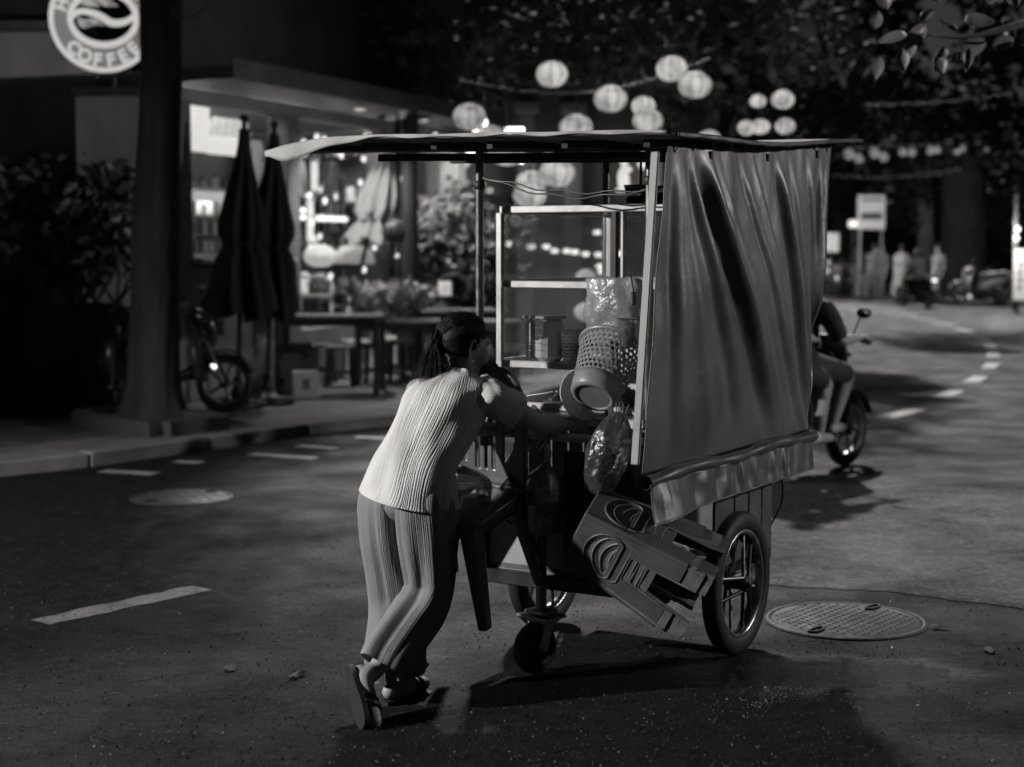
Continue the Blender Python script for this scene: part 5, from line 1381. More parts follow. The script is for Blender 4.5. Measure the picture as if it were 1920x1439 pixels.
sb('back_wall', (Lx / 2 - .3, 3.6, 1.7), (Lx, .12, 3.3), INW); sb('end_wall', (-.28, 1.9, 1.7), (.1, 3.4, 3.3), INW); sb('end_wall', (Lx - .4, 1.9, 1.7), (.1, 3.4, 3.3), INW)
sb('interior_ceiling', (Lx / 2 - .3, 1.9, 3.34), (Lx, 3.5, .06), INW)
for s_ in (2.5, 4.3, 5.6):  # ceiling tubes added out of sight behind the lintel to brighten the interior
    c = SMx @ V((s_, .38, 3.27)); t = thing('added_ceiling_tube', {2.5: 'unseen added ceiling tube inside the shop nearest the black umbrellas', 4.3: 'unseen added ceiling tube in the middle of the shop', 5.6: 'unseen added ceiling tube at the far end of the shop'}[s_], 'ceiling light', c, SA)
    q = MB(); q.box((0, 0, .02), (1.1, .14, .04), None, .008); q.build('fitting', WHITEP, t)
    q = MB(); q.tube([(-.5, 0, -.02), (.5, 0, -.02)], .03, 10); q.build('tube', glow('tube_lit', 190.), t)
c = SMx @ V((.7, .38, 3.27)); t = thing('added_ceiling_tube', 'unseen added ceiling tube over the serving window', 'ceiling light', c, SA)
q = MB(); q.box((0, 0, .02), (.8, .14, .04), None, .008); q.build('fitting', WHITEP, t)
q = MB(); q.tube([(-.35, 0, -.02), (.35, 0, -.02)], .03, 10); q.build('tube', glow('tube_lit', 190.), t)

# lit menu box, cups and fridge in the serving window
a = sl(372, 240, .35)
t = thing('menu_light_box', 'glowing white menu box hung in the serving window', 'sign', SMx @ a, SA)
x0, x1 = sl(354, 240, .35) - a, sl(452, 240, .35) - a; z0, z1 = (sl(372, 285, .35) - a).z, (sl(372, 197, .35) - a).z; xm = (sl(390, 240, .35) - a).x
q = MB(); q.box(((x0.x + xm) / 2, 0, (z0 + z1) / 2), (xm - x0.x, .06, z1 - z0), None, .01); q.build('light_panel', glow('menu_lit', .68, .05), t)
q = MB(); q.box(((x1.x + xm) / 2, .02, z0 + .09), (x1.x - xm, .05, .2), None, .02); q.build('light_panel', glow('menu_lit', .68), t)
for k in range(5):
    q = MB(); xx = lerp(xm + .07, x1.x - .05, k / 4); q.lathe([(0, .2), (.05, .2), (.06, .3), (.058, .37), (.03, .40), (0, .40)], 14, (xx, -.05, z0 - .02)); q.build('glowing_cup', glow('cup_glow', .5), t)  # cups glow by themselves in place of light falling on them
q = MB(); q.box(((x1.x + xm) / 2, .06, z0 + .47), (x1.x - xm + .1, .03, .2), None, .01); q.build('sign_board', mat('sign_grey', .2, .6, 0, .4, 30), t)
a = sl(388, 465, .3); a.z = 1.55
t = thing('display_fridge', 'small lit display fridge full of cartons on the serving ledge', 'fridge', SMx @ a, SA)
w = (sl(424, 400, .3) - sl(352, 400, .3)).x; h = (sl(388, 356, .3)).z - 1.55
q = MB()
for c, sz in (((0, .4, h / 2), (w, .04, h)), ((-w / 2, .2, h / 2), (.04, .44, h)), ((w / 2, .2, h / 2), (.04, .44, h)), ((0, .2, .02), (w, .44, .04)), ((0, .2, h), (w, .44, .04))): q.box(c, sz, None, .006)
q.build('cabinet', mat('fridge_white', .6, .4), t)
q = MB(); q.box((0, .2, h - .05), (w - .1, .06, .03), None, .006); q.build('fridge_lamp', glow('fridge_lit', 22.), t)
q = MB(); q.box((0, -.02, h - .07), (w - .02, .02, .1)); q.build('header', glow('fridge_header', .38), t)
for zz in (h * .33, h * .62):
    q = MB(); q.box((0, .2, zz), (w - .06, .36, .015)); q.build('shelf', ALU, t)
rs = random.Random(8)
for si, zz in enumerate((.05, h * .33 + .01, h * .62 + .01)):
    for k in range(4):
        o = thing('drink_carton', '%s carton from the left on the %s shelf of the lit display fridge' % (('first', 'second', 'third', 'fourth')[k], ('bottom', 'middle', 'top')[si]), 'carton', SMx @ (a + V((-w / 2 + .09 + k * (w - .16) / 3, .1 + rs.uniform(0, .06), zz))), SA, 'cartons in the display fridge')
        q = MB(); hh = rs.uniform(.1, .16); q.box((0, 0, hh / 2), (.075, .07, hh), None, .008); q.build('box', (WHITEP, GREYP, WHITEP)[k % 3], o); q = MB(); q.box((0, 0, hh + .012), (.05, .02, .025), None, .004); q.build('spout', WHITEP, o)
# shop shelving and goods, seen blurred through the open front
def shelf_end(*a):
    out = []
    for lab, s_, d0, d1, sd_ in (('left shelf unit of jars on a partition in the shop', 4.2, 1.7, 3.1, 1), ('right shelf unit of jars against the shop end wall', 6.45, .5, 1.8, 2), ('far shelf unit of jars deep in the shop', 6.45, 1.95, 3.2, 6)):
        out += shelf_unit(lab, s_, d0, d1, 2.9, 5, sd_)
    return out
def shelf_unit(label, s_, d0, d1, z1, n, seed):
    c = SMx @ V((s_, (d0 + d1) / 2, .11)); t = thing('shelf_unit', label, 'shelf', c, SA + math.pi / 2); W_ = d1 - d0
    for x in (-W_ / 2, W_ / 2): q = MB(); q.box((x, 0, z1 / 2), (.04, .32, z1), None, .006); q.build('upright', DARKW, t)
    for k in range(n):
        z = .25 + k * (z1 - .35) / (n - 1); q = MB(); q.box((0, 0, z), (W_ - .04, .32, .03), None, .004); q.build('board', DARKW, t)
    return [(c, W_, .25 + k * (z1 - .35) / (n - 1) + .015) for k in range(n)]
rows = shelf_end()
JARS = [WHITEP, GREYP, glow('jar_glow', .6, .3), ALU, DARKP]; rs = random.Random(77)  # some jars glow, standing in for bright shop light on them
ORD = ('first', 'second', 'third', 'fourth', 'fifth', 'sixth', 'seventh', 'eighth', 'ninth', 'tenth')
for ri, (c, W_, z) in enumerate(rows):
    k = -W_ / 2 + .12; ji = -1
    while k < W_ / 2 - .1:
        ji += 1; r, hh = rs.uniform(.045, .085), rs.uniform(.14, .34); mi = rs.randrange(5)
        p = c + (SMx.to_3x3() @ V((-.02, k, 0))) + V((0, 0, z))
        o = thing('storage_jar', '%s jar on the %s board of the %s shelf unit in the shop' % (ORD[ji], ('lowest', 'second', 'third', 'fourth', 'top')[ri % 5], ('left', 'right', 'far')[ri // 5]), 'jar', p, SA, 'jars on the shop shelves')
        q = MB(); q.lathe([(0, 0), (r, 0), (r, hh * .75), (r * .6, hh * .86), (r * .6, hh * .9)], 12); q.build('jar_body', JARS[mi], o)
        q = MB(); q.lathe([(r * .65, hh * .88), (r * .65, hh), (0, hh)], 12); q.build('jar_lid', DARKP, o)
        k += r * 2 + rs.uniform(.02, .12)
for k, (px, py, d, w, h, m) in enumerate(((612, 300, 1.2, .22, .8, GREYP), (628, 310, 1.5, .2, .9, WHITEP), (640, 330, .9, .18, .7, DARKP), (705, 310, 1.4, .25, .9, DARKP), (805, 330, .5, .22, 1.2, WHITEP), (825, 340, .8, .2, 1.1, GREYP), (610, 410, 1.9, .2, .7, WHITEP))):
    a = sl(px, py, d); t = thing('hanging_garment', ('grey garment hanging left in the shop', 'pale garment hanging next to the grey one', 'dark short garment hanging left in the shop', 'dark garment hanging behind the pale parasol', 'pale long garment hanging at the far end of the shop', 'grey long garment hanging at the far end of the shop', 'low pale garment hanging deep in the shop')[k], 'garment', SMx @ a, SA + R(60))
    q = MB(); q.grid(lambda i, j: V((lerp(-1, 1, i) * w / 2 * (1 if .06 < j < .4 else .8), .03 * math.sin(i * 14 + j * 2) * j, -h * j)), 20, 12); o = q.build('cloth', m, t); solid(o, .012, 0)
    q = MB(); q.tube(path([(-w * .45, 0, -.03), (0, 0, .03), (w * .45, 0, -.03)], 9), .01, 6); q.tube([(0, 0, .03), (0, 0, .12)], .006, 6); q.build('hanger', STEEL, t)
# vertical light tubes and lamps seen inside
for k, (px, py0, py1, d, e) in enumerate(((590, 300, 362, .6, .75), (582, 372, 455, .9, .7), (690, 250, 262, .5, .6))):
    a, c = sl(px, py1, d), sl(px, py0, d); t = thing('tube_lamp', ('upright glowing tube left in the shop front', 'lower upright glowing tube in the shop front', 'short glowing tube high in the shop front')[k], 'lamp', SMx @ a, SA)
    q = MB(); q.tube([(0, 0, 0), (0, 0, (c - a).z)], .045, 12); q.build('tube', glow('tube_soft', .7), t)
    for z in (0, (c - a).z): q = MB(); q.lathe([(0, 0), (.05, 0), (.05, .05), (0, .05)], 12, (0, 0, z - .025)); q.build('end_cap', WHITEP, t)
a = sl(595, 410, .8); t = thing('strip_lamp', 'short horizontal glowing strip inside the shop', 'lamp', SMx @ a, SA)
q = MB(); q.tube([(0, 0, 0), (.75, 0, 0)], .035, 10); q.build('strip', glow('strip_lit', 1.2), t); q = MB(); q.box((.37, .04, .02), (.8, .03, .05), None, .005); q.build('strip_mount', WHITEP, t)
for k, (px, py, d, e, r) in enumerate(((568, 395, .4, 1.5, .035), (568, 408, .4, 1.5, .035), (598, 465, .2, 1., .03), (702, 465, .0, 1.2, .03), (745, 480, -.4, .6, .03), (840, 490, -.6, .5, .03), (850, 500, -.6, .6, .035), (782, 72, 1.0, .9, .05))):
    p = SMx @ sl(px, py, d); o = thing('bulb_lamp', ('upper of two bright bulbs at the left of the shop front', 'lower of two bright bulbs at the left of the shop front', 'bright bulb above the white plastic chair', 'bright bulb right of the white lampshade', 'dim bulb by the dark pole', 'left dim bulb over the far tables', 'right dim bulb over the far tables', 'lone bright lamp high in the dark foliage')[k], 'lamp', p)
    q = MB(); q.sphere((0, 0, 0), r, 12, 8); q.build('bulb', glow('bulb%d' % k, e), o); q = MB(); q.lathe([(r * .5, r * .8), (r * .5, r * 2), (0, r * 2)], 10); q.build('socket', BLACKP, o)
# tiny bulbs, strung and loose, added to brighten the shop front
t = thing('added_bulbs', 'tiny bulbs added across the shop front to brighten it', 'string lights', SMx @ V((3.2, -.25, 2.95))); o0 = V(t.location); rs = random.Random(12)
FP_ = [(570 + 22 * k + rs.uniform(-6, 6), 262 + rs.uniform(-8, 14)) for k in range(13)]
q = MB(); q.tube([SMx @ sl(x, y - 6, -.2) - o0 for x, y in FP_], .006, 5); q.build('wire', BLACKP, t)
for x, y in FP_ + [(570 + rs.uniform(0, 290), rs.uniform(290, 570)) for k in range(36)]:
    q = MB(); q.sphere(SMx @ sl(x, y, -.2 if y < 285 else rs.uniform(.2, 1.6)) - o0, (.03, .03, .045), 8, 6); q.build('bulb', glow('festoon', 1.1), t)
# big pale lampshade and mirror
p = SMx @ sl(664, 490, .3); o = thing('dome_lamp', 'large pale dome lampshade low in the shop front', 'lamp', p)
q = MB(); q.lathe([(0, .2), (.15, .19), (.26, .1), (.29, -.03), (.28, -.03), (.14, .17), (0, .185)], 28); q.build('shade', glow('shade_pale', .22, .05), o); q = MB(); q.lathe([(.012, .2), (.012, .5), (0, .5)], 8); q.build('stem', BLACKP, o)
p = SMx @ sl(566, 335, .25); o = thing('oval_mirror', 'pale oval mirror hanging at the left of the shop front', 'mirror', p, SA)
q = MB(); q.sphere((0, 0, 0), (.11, .02, .22), 24, 14); q.build('mirror_glass', mat('mirror_pale', .6, .3), o); q = MB(); q.tube([(.115 * math.cos(k * .2618), .0, .225 * math.sin(k * .2618)) for k in range(24)], .012, 6, closed=True); q.build('mirror_frame', DARKW, o)

for s_, lab in ((2.9, 'added round downlight under the shop canopy by the column'), (4.6, 'added round downlight under the shop canopy over the pale parasol'), (6.2, 'added round downlight at the far end of the shop canopy')):  # downlights added under the canopy to brighten the tables
    o = thing('added_downlight', lab, 'ceiling light', SMx @ V((s_, -.5, 3.24)), SA); q = MB(); q.lathe([(.09, .02), (.09, -.01), (.07, -.02)], 20); q.build('bezel', WHITEP, o)
    q = MB(); q.disc((0, 0, -.012), .07, None, 20); q.build('lens', glow('downlight', 4.), o); lamp(o, (0, 0, -.06), 240, .06, True)
# ------------------------------------------------------------------ closed parasols
PARA = mat('parasol_black', .014, .75, 0, .3, 8, .1, 40); PARW = mat('parasol_pale', .42, .7, 0, .15, 6)
def parasol(label, base, ztop, zbot, r, m, lean=V((0, 0, 0)), flare=.24, tie=.62, pole_m=BLACKM):
    t = thing('closed_parasol', label, 'parasol', base)
    h = ztop - base.z; hb = zbot - base.z
    def off(z): return lean * (z / h)
    q = MB()
    def f(i, j):
        z = lerp(h, hb, j); th = 2 * math.pi * i
        rr = lerp(.05, r, smooth(j * 1.6)) if j < tie else lerp(r, flare, smooth((j - tie) / (1 - tie)))
        rr *= 1 - .25 * math.exp(-((j - tie) / .05) ** 2)
        rr *= 1 + .28 * math.cos(th * 8 + 2 * math.sin(j * 3)) * smooth(j * 3) + .1 * mnoise.noise(V((math.cos(th) * 2, math.sin(th) * 2, j * 4 + r)))
        return off(z) + V((rr * math.cos(th), rr * math.sin(th), z + .05 * math.cos(th * 4) * smooth((j - .9) / .1)))
    q.grid(f, 64, 44, True); q.build('folded_canopy', m, t)
    q = MB(); z = lerp(h, hb, tie); q.torus(off(z) + V((0, 0, z)), r * .82, .018, None, 20, 6); q.build('tie_strap', BLACKP, t)
    q = MB(); q.tube([V((0, 0, 0)), off(h + .08) + V((0, 0, h + .08))], .026, 10); q.build('pole', pole_m, t)
    q = MB(); q.lathe([(0, .0), (.28, 0), (.29, .05), (.1, .09), (.045, .2), (.045, .3), (.03, .3)], 24); q.build('base', BLACKP, t)
    q = MB(); q.sphere(off(h + .1) + V((0, 0, h + .1)), .04, 10, 8); q.build('finial', m, t)
    return t
b1 = gd(446, 764, SWZ); b2 = gd(494, 762, SWZ) + V((0, .25, 0))
zt = at(462, 242, b1.y).z; zb = at(462, 592, b1.y).z
parasol('black closed parasol nearest the tree, skirt flared wide', b1, zt, zb, .21, PARA, V((.10, 0, 0)), .30)
parasol('black closed parasol standing right behind the nearer one', b2, zt - .03, zb - .03, .2, PARA, V((.10, 0, 0)), .24)
b3 = sw(3.9, -.15, SWZ); top = at(733, 262, b3.y + .1); 
parasol('pale closed parasol leaning in the lit shop front', at(655, 600, b3.y), top.z, at(670, 452, b3.y).z, .2, PARW, V((top.x - at(655, 600, b3.y).x, 0, 0)) * 1.0, .23, .8)
# dark post in front of the shop
for k, (px, Y, r, lab) in enumerate(((770, 19.2, .10, 'thick dark post before the shop front'), (748, 19.6, .035, 'thin dark post beside the thick one'))):
    p = gd(px, 700, SWZ); p = V(((px - 960) / 3000 * Y, Y, SWZ)); o = thing('post', lab, 'post', p)
    q = MB(); q.tube([(0, 0, 0), (0, 0, 3.3)], r, 14); q.build('shaft', BLACKP, o); q = MB(); q.lathe([(r * 1.6, 0), (r * 1.6, .05), (r, .08)], 14); q.build('foot_plate', BLACKM, o)
    if k == 0: q = MB(); q.sphere((-.18, -.02, 1.75), (.16, .1, .14), 14, 10); q.build('mounted_horn', BLACKP, o)

# ------------------------------------------------------------------ tables, stools, chairs
def table(label, px, py, Y, w, d, rz, h=.74):
    c = at(px, py, Y); t = thing('wooden_table', label, 'table', V((c.x, Y, SWZ)), rz, None); h = c.z - SWZ
    q = MB(); q.box((0, 0, h - .02), (w, d, .04), None, .008); q.build('table_top', mat('table_top', .12, .3, 0, .3, 8, .05, 20, .5, (1, 8, 1)), t)
    q = MB(); q.box((0, 0, h - .08), (w - .12, d - .12, .07), None, .004); q.build('apron', DARKW, t)
    for sx in (-1, 1):
        for sy in (-1, 1): q = MB(); q.box((sx * (w / 2 - .05), sy * (d / 2 - .05), (h - .04) / 2), (.06, .06, h - .04), None, .005); q.build('leg', DARKW, t)
    return t
table('long dark table nearest the black parasols', 620, 590, 17.2, 1.15, .65, SA - R(70)); table('dark table with the pale bushy plant on it', 745, 600, 18.4, 1.0, .7, R(4)); table('dark table just left of the cart post', 865, 580, 19.6, 1.1, .7, R(8)); table('far dark table behind the woman', 905, 600, 18.2, .8, .6, R(-10))
def bg_stool(label, px, py, Y, h=.46, w=.3, m=DARKW, rz=.2):
    c = gd(px, py, SWZ); t = thing('low_stool', label, 'stool', V((at(px, py, Y).x, Y, SWZ)), rz)
    q = MB(); q.box((0, 0, h - .02), (w, w, .04), None, .01); q.build('seat', m, t)
    for sx in (-1, 1):
        for sy in (-1, 1): q = MB(); q.bar((sx * (w / 2 - .03), sy * (w / 2 - .03), h - .04), (sx * w / 2, sy * w / 2, 0), .04, .04, .004); q.build('leg', m, t)
    for sy in (-1, 1): q = MB(); q.bar((-w / 2 + .03, sy * (w / 2 - .015), .16), (w / 2 - .03, sy * (w / 2 - .015), .16), .025, .025, .003); q.build('stretcher', m, t)
    return t
for px, py, Y, lab, m in ((640, 715, 17.9, 'dark low stool in front of the long table', DARKW), (700, 712, 18.2, 'dark low stool under the plant table', DARKW), (745, 700, 18.8, 'dark low stool between the two middle tables', DARKW), (600, 705, 18.3, 'dark low stool behind the white box', DARKW), (790, 690, 19.4, 'dark stool in front of the far tables', DARKW), (668, 690, 19.0, 'pale low stool glimpsed under the long table', WHITEP), (722, 680, 19.8, 'pale low stool glimpsed behind the plant table', WHITEP), (830, 690, 20.2, 'grey low stool beside the woman', GREYP)):
    bg_stool(lab, px, py, Y, m=m, rz=random.uniform(-.4, .4))
def bg_chair(label, p, rz, m, seat=.45):
    t = thing('plastic_chair', label, 'chair', p, rz)
    q = MB(); q.grid(lambda i, j: V((lerp(-.22, .2, j), lerp(-.21, .21, i), seat - .02 * (1 - (2 * i - 1) ** 2))), 8, 8); o = q.build('seat', m, t); solid(o, .02)
    q = MB(); q.grid(lambda i, j: V((-.2 - .1 * j - .03 * (1 - (2 * i - 1) ** 2), lerp(-.21, .21, i) * (1 - .25 * j * j), seat + .05 + .38 * j)), 10, 8); o = q.build('backrest', m, t); solid(o, .015)
    for sx in (-1, 1):
        for sy in (-1, 1): q = MB(); q.bar((sx * .18, sy * .18, seat - .02), (sx * .22, sy * .22, 0), .045, .035, .004); q.build('leg', m, t)
        q = MB(); q.tube(path([(.18, sx * .23, seat), (.16, sx * .25, seat + .2), (-.24, sx * .22, seat + .24)], 12), .018, 8); q.build('arm', m, t)
    return t
p = SMx @ sl(592, 520, .5); bg_chair('white plastic armchair inside the shop front, left', V((p.x, p.y, .11)), SA - R(60), WHITEP, .95)
p = SMx @ sl(640, 520, .4); bg_chair('dark armchair inside the shop front beside the white one', V((p.x, p.y, .11)), SA - R(90), DARKP, .8)
# pale bushy plant on the table, small white cup sign, boxes
p = at(745, 585, 18.35); t = thing('potted_plant', 'pale bushy potted plant on the middle table', 'plant', p)
q = MB(); q.lathe([(0, 0), (.1, 0), (.14, .12), (.13, .12), (.09, .01)], 18); q.build('pot', GREYP, t); q = MB(); rs = random.Random(2)
for k in range(7): leaves(q, V((-.3 + .1 * k, rs.uniform(-.1, .1), .17 + rs.uniform(0, .08))), .17, 130, .09, rs)
q.build('foliage', mat('leaf_pale', .5, .6, 0, .3, 5), t)
p = at(834, 556, 19.4); t = thing('table_light', 'small square glowing table sign near the cart post', 'sign', p, R(10)); q = MB(); q.box((0, 0, .09), (.16, .05, .18), None, .012); q.build('panel', glow('tiny_sign', .38, .2, 14), t); q = MB(); q.box((0, 0, .0), (.2, .09, .02), None, .004); q.build('foot', BLACKP, t)
b4 = gd(574, 748, SWZ); t = thing('carton_box', 'white carton box with a dark mark on the pavement', 'box', b4, R(12))
q = MB(); q.box((0, .1, .14), (.27, .24, .28), None, .006); q.build('carton', WHITEP, t); q = MB(); q.add([(.045 * math.cos(k * .785) * (1.4 if k % 2 else .7), -.0225, .15 + .06 * math.sin(k * .785) * (1.3 if k % 2 else .8)) for k in range(8)], [tuple(range(8))], False); q.build('printed_mark', mat('print_mark', .15, .6), t)
b5 = gd(540, 745, SWZ) + V((0, .5, 0)); t = thing('cool_box', 'dark upright cool box beside the white carton', 'box', b5, R(10)); q = MB(); q.box((0, 0, .24), (.36, .34, .48), None, .02); q.build('box_body', mat('cool_body', .08, .5), t); q = MB(); q.box((0, 0, .50), (.38, .36, .07), None, .015); q.build('box_lid', BLACKP, t); q = MB(); q.tube(path([(-.15, -.18, .4), (-.1, -.22, .46), (.1, -.22, .46), (.15, -.18, .4)], 12), .012, 6); q.build('carry_handle', BLACKP, t)
# leafy shrubs before the next building
for px, py, Y, hh, lab, sd_ in ((800, 560, 20.5, 1.5, 'dark leafy shrub between shop and far tables', 31), (860, 520, 21, 1.9, 'tall dark shrub just left of the cart post', 32), (915, 480, 21.5, 2.1, 'dark shrub behind the left cart post', 33)):
    p = at(px, py, Y); p.z = SWZ; t = thing('shrub', lab, 'shrub', p); q = MB(); q.lathe([(0, 0), (.2, 0), (.26, .4), (.23, .4)], 16); q.build('pot', CONC, t)
    q = MB(); rs = random.Random(sd_); 
    for k in range(4): q.tube(path([V((0, 0, .3)), V((rs.uniform(-.2, .2), rs.uniform(-.2, .2), hh * .6)), V((rs.uniform(-.4, .4), rs.uniform(-.3, .3), hh))], 8), .015, 5)
    q.build('stem', BARK, t); q = MB()
    for k in range(9): leaves(q, V((rs.uniform(-.35, .35), rs.uniform(-.3, .3), rs.uniform(.6, hh + .3))), .35, 90, .16, rs)
    q.build('foliage', LEAFM, t)

# ================================================================== the pale building behind the lanterns
BO = at(850, 600, 24.5); BO = V((BO.x, 24.5, .1)); bd = thing('columned_building', 'pale building with pilasters and dark doors behind the lanterns', 'building', BO, R(10))
q = MB(); q.box((2.4, .4, 2.0), (6.4, .2, 4.0), None, .01); q.build('wall', mat('pale_wall', .10, .8, 0, .3, 1.2, .1, 10), bd)
for x in (-.55, -.1, 1.15, 1.9, 3.2, 4.6): q = MB(); q.box((x, .2, 1.9), (.26, .24, 3.8), None, .02); q.build('pilaster', mat('pilaster', .2, .7, 0, .2, 3), bd); q = MB(); q.box((x, .17, 3.7), (.38, .34, .16), None, .02); q.build('capital', mat('pilaster', .2), bd)
for x in (.5, 2.55, 3.9): q = MB(); q.box((x, .27, 1.2), (.8, .06, 2.3), None, .01); o = q.build('door', DARKW, bd); q = MB(); q.sphere((x + .3, .22, 1.1), .03, 8, 6); q.build('handle', ALU, o)
q = MB(); q.box((2.4, -.1, 4.1), (6.8, 1.2, .14), None, .02); q.build('eaves', mat('eaves', .12, .7), bd)
q = MB(); q.box((2.4, .9, 5.0), (6.0, .3, 1.7), None, .02); q.build('upper_wall', mat('upper_dark', .07, .8, 0, .4, 1.5), bd)
for x in (.2, 1.5, 3.0):
    q = MB(); q.sphere((x, .12, 2.9), (.09, .07, .13), 12, 8); o = q.build('added_wall_lamp', glow('added_wall_lamp', .6), bd); lamp(bd, (x, -.3, 2.6), 5)  # lamps added to brighten the facade, hidden behind the cart
# bulbs string seen through the glass case, bright neon tubes under the roof, small lit figure
t = thing('bulb_string', 'string of warm bulbs seen through the glass cabinet', 'string lights', at(1060, 470, 23)); o0 = V(t.location)
BPX = [(956, 458), (996, 463), (1025, 463), (1040, 471), (1063, 471), (1078, 473), (1098, 477), (1120, 436), (1138, 457), (1122, 478), (1138, 487), (1125, 500), (1128, 510), (1162, 476)]
q = MB(); q.tube([at(x, y - 5, 23) - o0 for x, y in BPX[:7] + [(1160, 462)]], .008, 5); q.build('wire', BLACKP, t)
for x, y in BPX: q = MB(); c = at(x, y, 23) - o0; q.sphere(c, (.06, .04, .035), 10, 6); q.build('bulb', glow('string_bulb', 2.), t)
for k, (px, py, w, Y, lab) in enumerate(((965, 246, .2, 17.5, 'bright short neon tube above the roof edge'), (965, 300, .2, 17.5, 'bright short neon tube under the roof edge'), (890, 292, .16, 17.8, 'bright neon tube beside the left cart post'), (966, 285, .05, 17.5, 'small bright lamp over the neon tube under the roof'), (908, 231, .055, 17.5, 'small bright round lamp at the lantern above the roof'), (892, 242, .06, 17.5, 'second small bright lamp just above the roof line'))):
    p = at(px, py, Y); o = thing('neon_tube', lab, 'lamp', p, R(-4)); q = MB()
    q.tube([(-w / 2, 0, 0), (w / 2, 0, 0)], .04, 10); q.build('tube', glow('neon', 4.), o)
    q = MB(); q.tube([(0, .03, .03), (0, .03, .3)], .012, 6); q.build('bracket', BLACKP, o)
p = at(1170, 338, 20); o = thing('figure_lamp', 'bright white figurine lamp beside the right cart post', 'lamp', p)
q = MB(); q.limb([V((0, 0, -.04)), V((-.01, 0, .06)), V((.01, 0, .15))], [.075, .07, .05], 12, 4); q.sphere((.0, 0, .22), (.05, .04, .04), 12, 8); q.sphere((.06, 0, .13), (.04, .03, .035), 10, 8); q.build('figurine', glow('figure_lit', .75), o); q = MB(); q.box((0, 0, -.12), (.2, .12, .05), None, .01); q.build('stand', glow('figure_base', .6), o)
for k, (px, py, rx, rz_, Y, lab, e) in enumerate(((1098, 520, .12, .1, 20, 'pale glowing dome seen through the cabinet glass', .45), (1100, 585, .16, .12, 20.5, 'pale bright paper lamp behind the cabinet shelf', .4), (600, 480, .2, .14, 19, 'glowing pale bowl lamp at the back of the shop', .4))):
    p = at(px, py, Y); o = thing('paper_lamp', lab, 'lamp', p); q = MB(); q.sphere((0, 0, 0), (rx, rx, rz_), 20, 12); q.build('shade', glow('paper_lamp%d' % k, e), o); q = MB(); q.lathe([(rx * .4, -rz_ * .95), (rx * .5, -rz_ * 1.15), (0, -rz_ * 1.15)], 14); q.build('foot', BLACKP, o)

# ================================================================== left edge: gate pillar, wall, fence, shrubs, round coffee sign
def wbox(name, label, cat, px0, px1, py0, py1, Y, depth, m, rz=0., parts=None):
    a, c = at(px0, py1, Y), at(px1, py0, Y); w = c.x - a.x; base = V(((a.x + c.x) / 2, Y, a.z)); t = thing(name, label, cat, base, rz)
    return t, w, c.z - a.z
t, w, h = wbox('gate_pillar', 'pale stained concrete gate pillar left of the tree', 'pillar', 152, 272, 180, 752, 15.6, .6, CONC)
PILM = mat('pillar_conc', .5, .85, 0, .45, 1.6, .25, 25, .3, (1, 1, .4))
q = MB(); q.box((0, .28, h / 2), (w, .56, h), None, .015); q.build('shaft', PILM, t)
q = MB(); q.box((0, .28, h + .04), (w + .05, .62, .08), None, .012); q.build('cap', mat('pillar_cap', .1, .85, 0, .4, 4), t)
q = MB(); q.box((w * .36, -.02, h * .72), (.09, .04, .24), None, .006); q.build('meter_box', BLACKM, t); q = MB(); q.box((w * .36, -.02, h * .47), (.12, .04, .08), None, .006); q.build('letter_slot', BLACKM, t)
q = MB(); q.box((-.08, .28, h + .14), (.2, .2, .16), None, .03); q.build('pillar_lamp', BLACKM, t)
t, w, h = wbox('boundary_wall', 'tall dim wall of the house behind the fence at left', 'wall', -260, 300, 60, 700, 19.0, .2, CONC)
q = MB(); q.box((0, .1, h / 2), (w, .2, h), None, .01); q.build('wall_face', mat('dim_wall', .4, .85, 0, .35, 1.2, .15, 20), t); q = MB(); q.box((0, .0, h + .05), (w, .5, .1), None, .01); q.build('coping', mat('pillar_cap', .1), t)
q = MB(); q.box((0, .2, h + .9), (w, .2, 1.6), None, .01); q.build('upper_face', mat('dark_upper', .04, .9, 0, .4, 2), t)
fb = at(75, 700, 17.0); fe = thing('picket_fence', 'black picket fence in front of the dim wall', 'fence', V((fb.x, 17, SWZ)))
zt = at(75, 240, 17).z - SWZ
for k in range(15):
    x = (at(-60 + k * 15.5, 300, 17).x - fb.x)
    if k in (7, ): continue
    q = MB(); hh = zt - (.03 if k % 2 else 0) - (.05 if 7 <= k <= 9 else 0); q.box((x, 0, hh / 2), (.06, .025, hh), None, .004); q.add([(x - .03, -.0126, hh), (x + .03, -.0126, hh), (x, 0, hh + .07), (x + .03, .0126, hh), (x - .03, .0126, hh)], [(0, 1, 2), (1, 3, 2), (3, 4, 2), (4, 0, 2)], False); q.build('picket', BLACKM, fe)
for z in (.5, zt - .45): q = MB(); q.box((0.1, .03, z), (2.4, .03, .06), None, .004); q.build('fence_rail', BLACKM, fe)
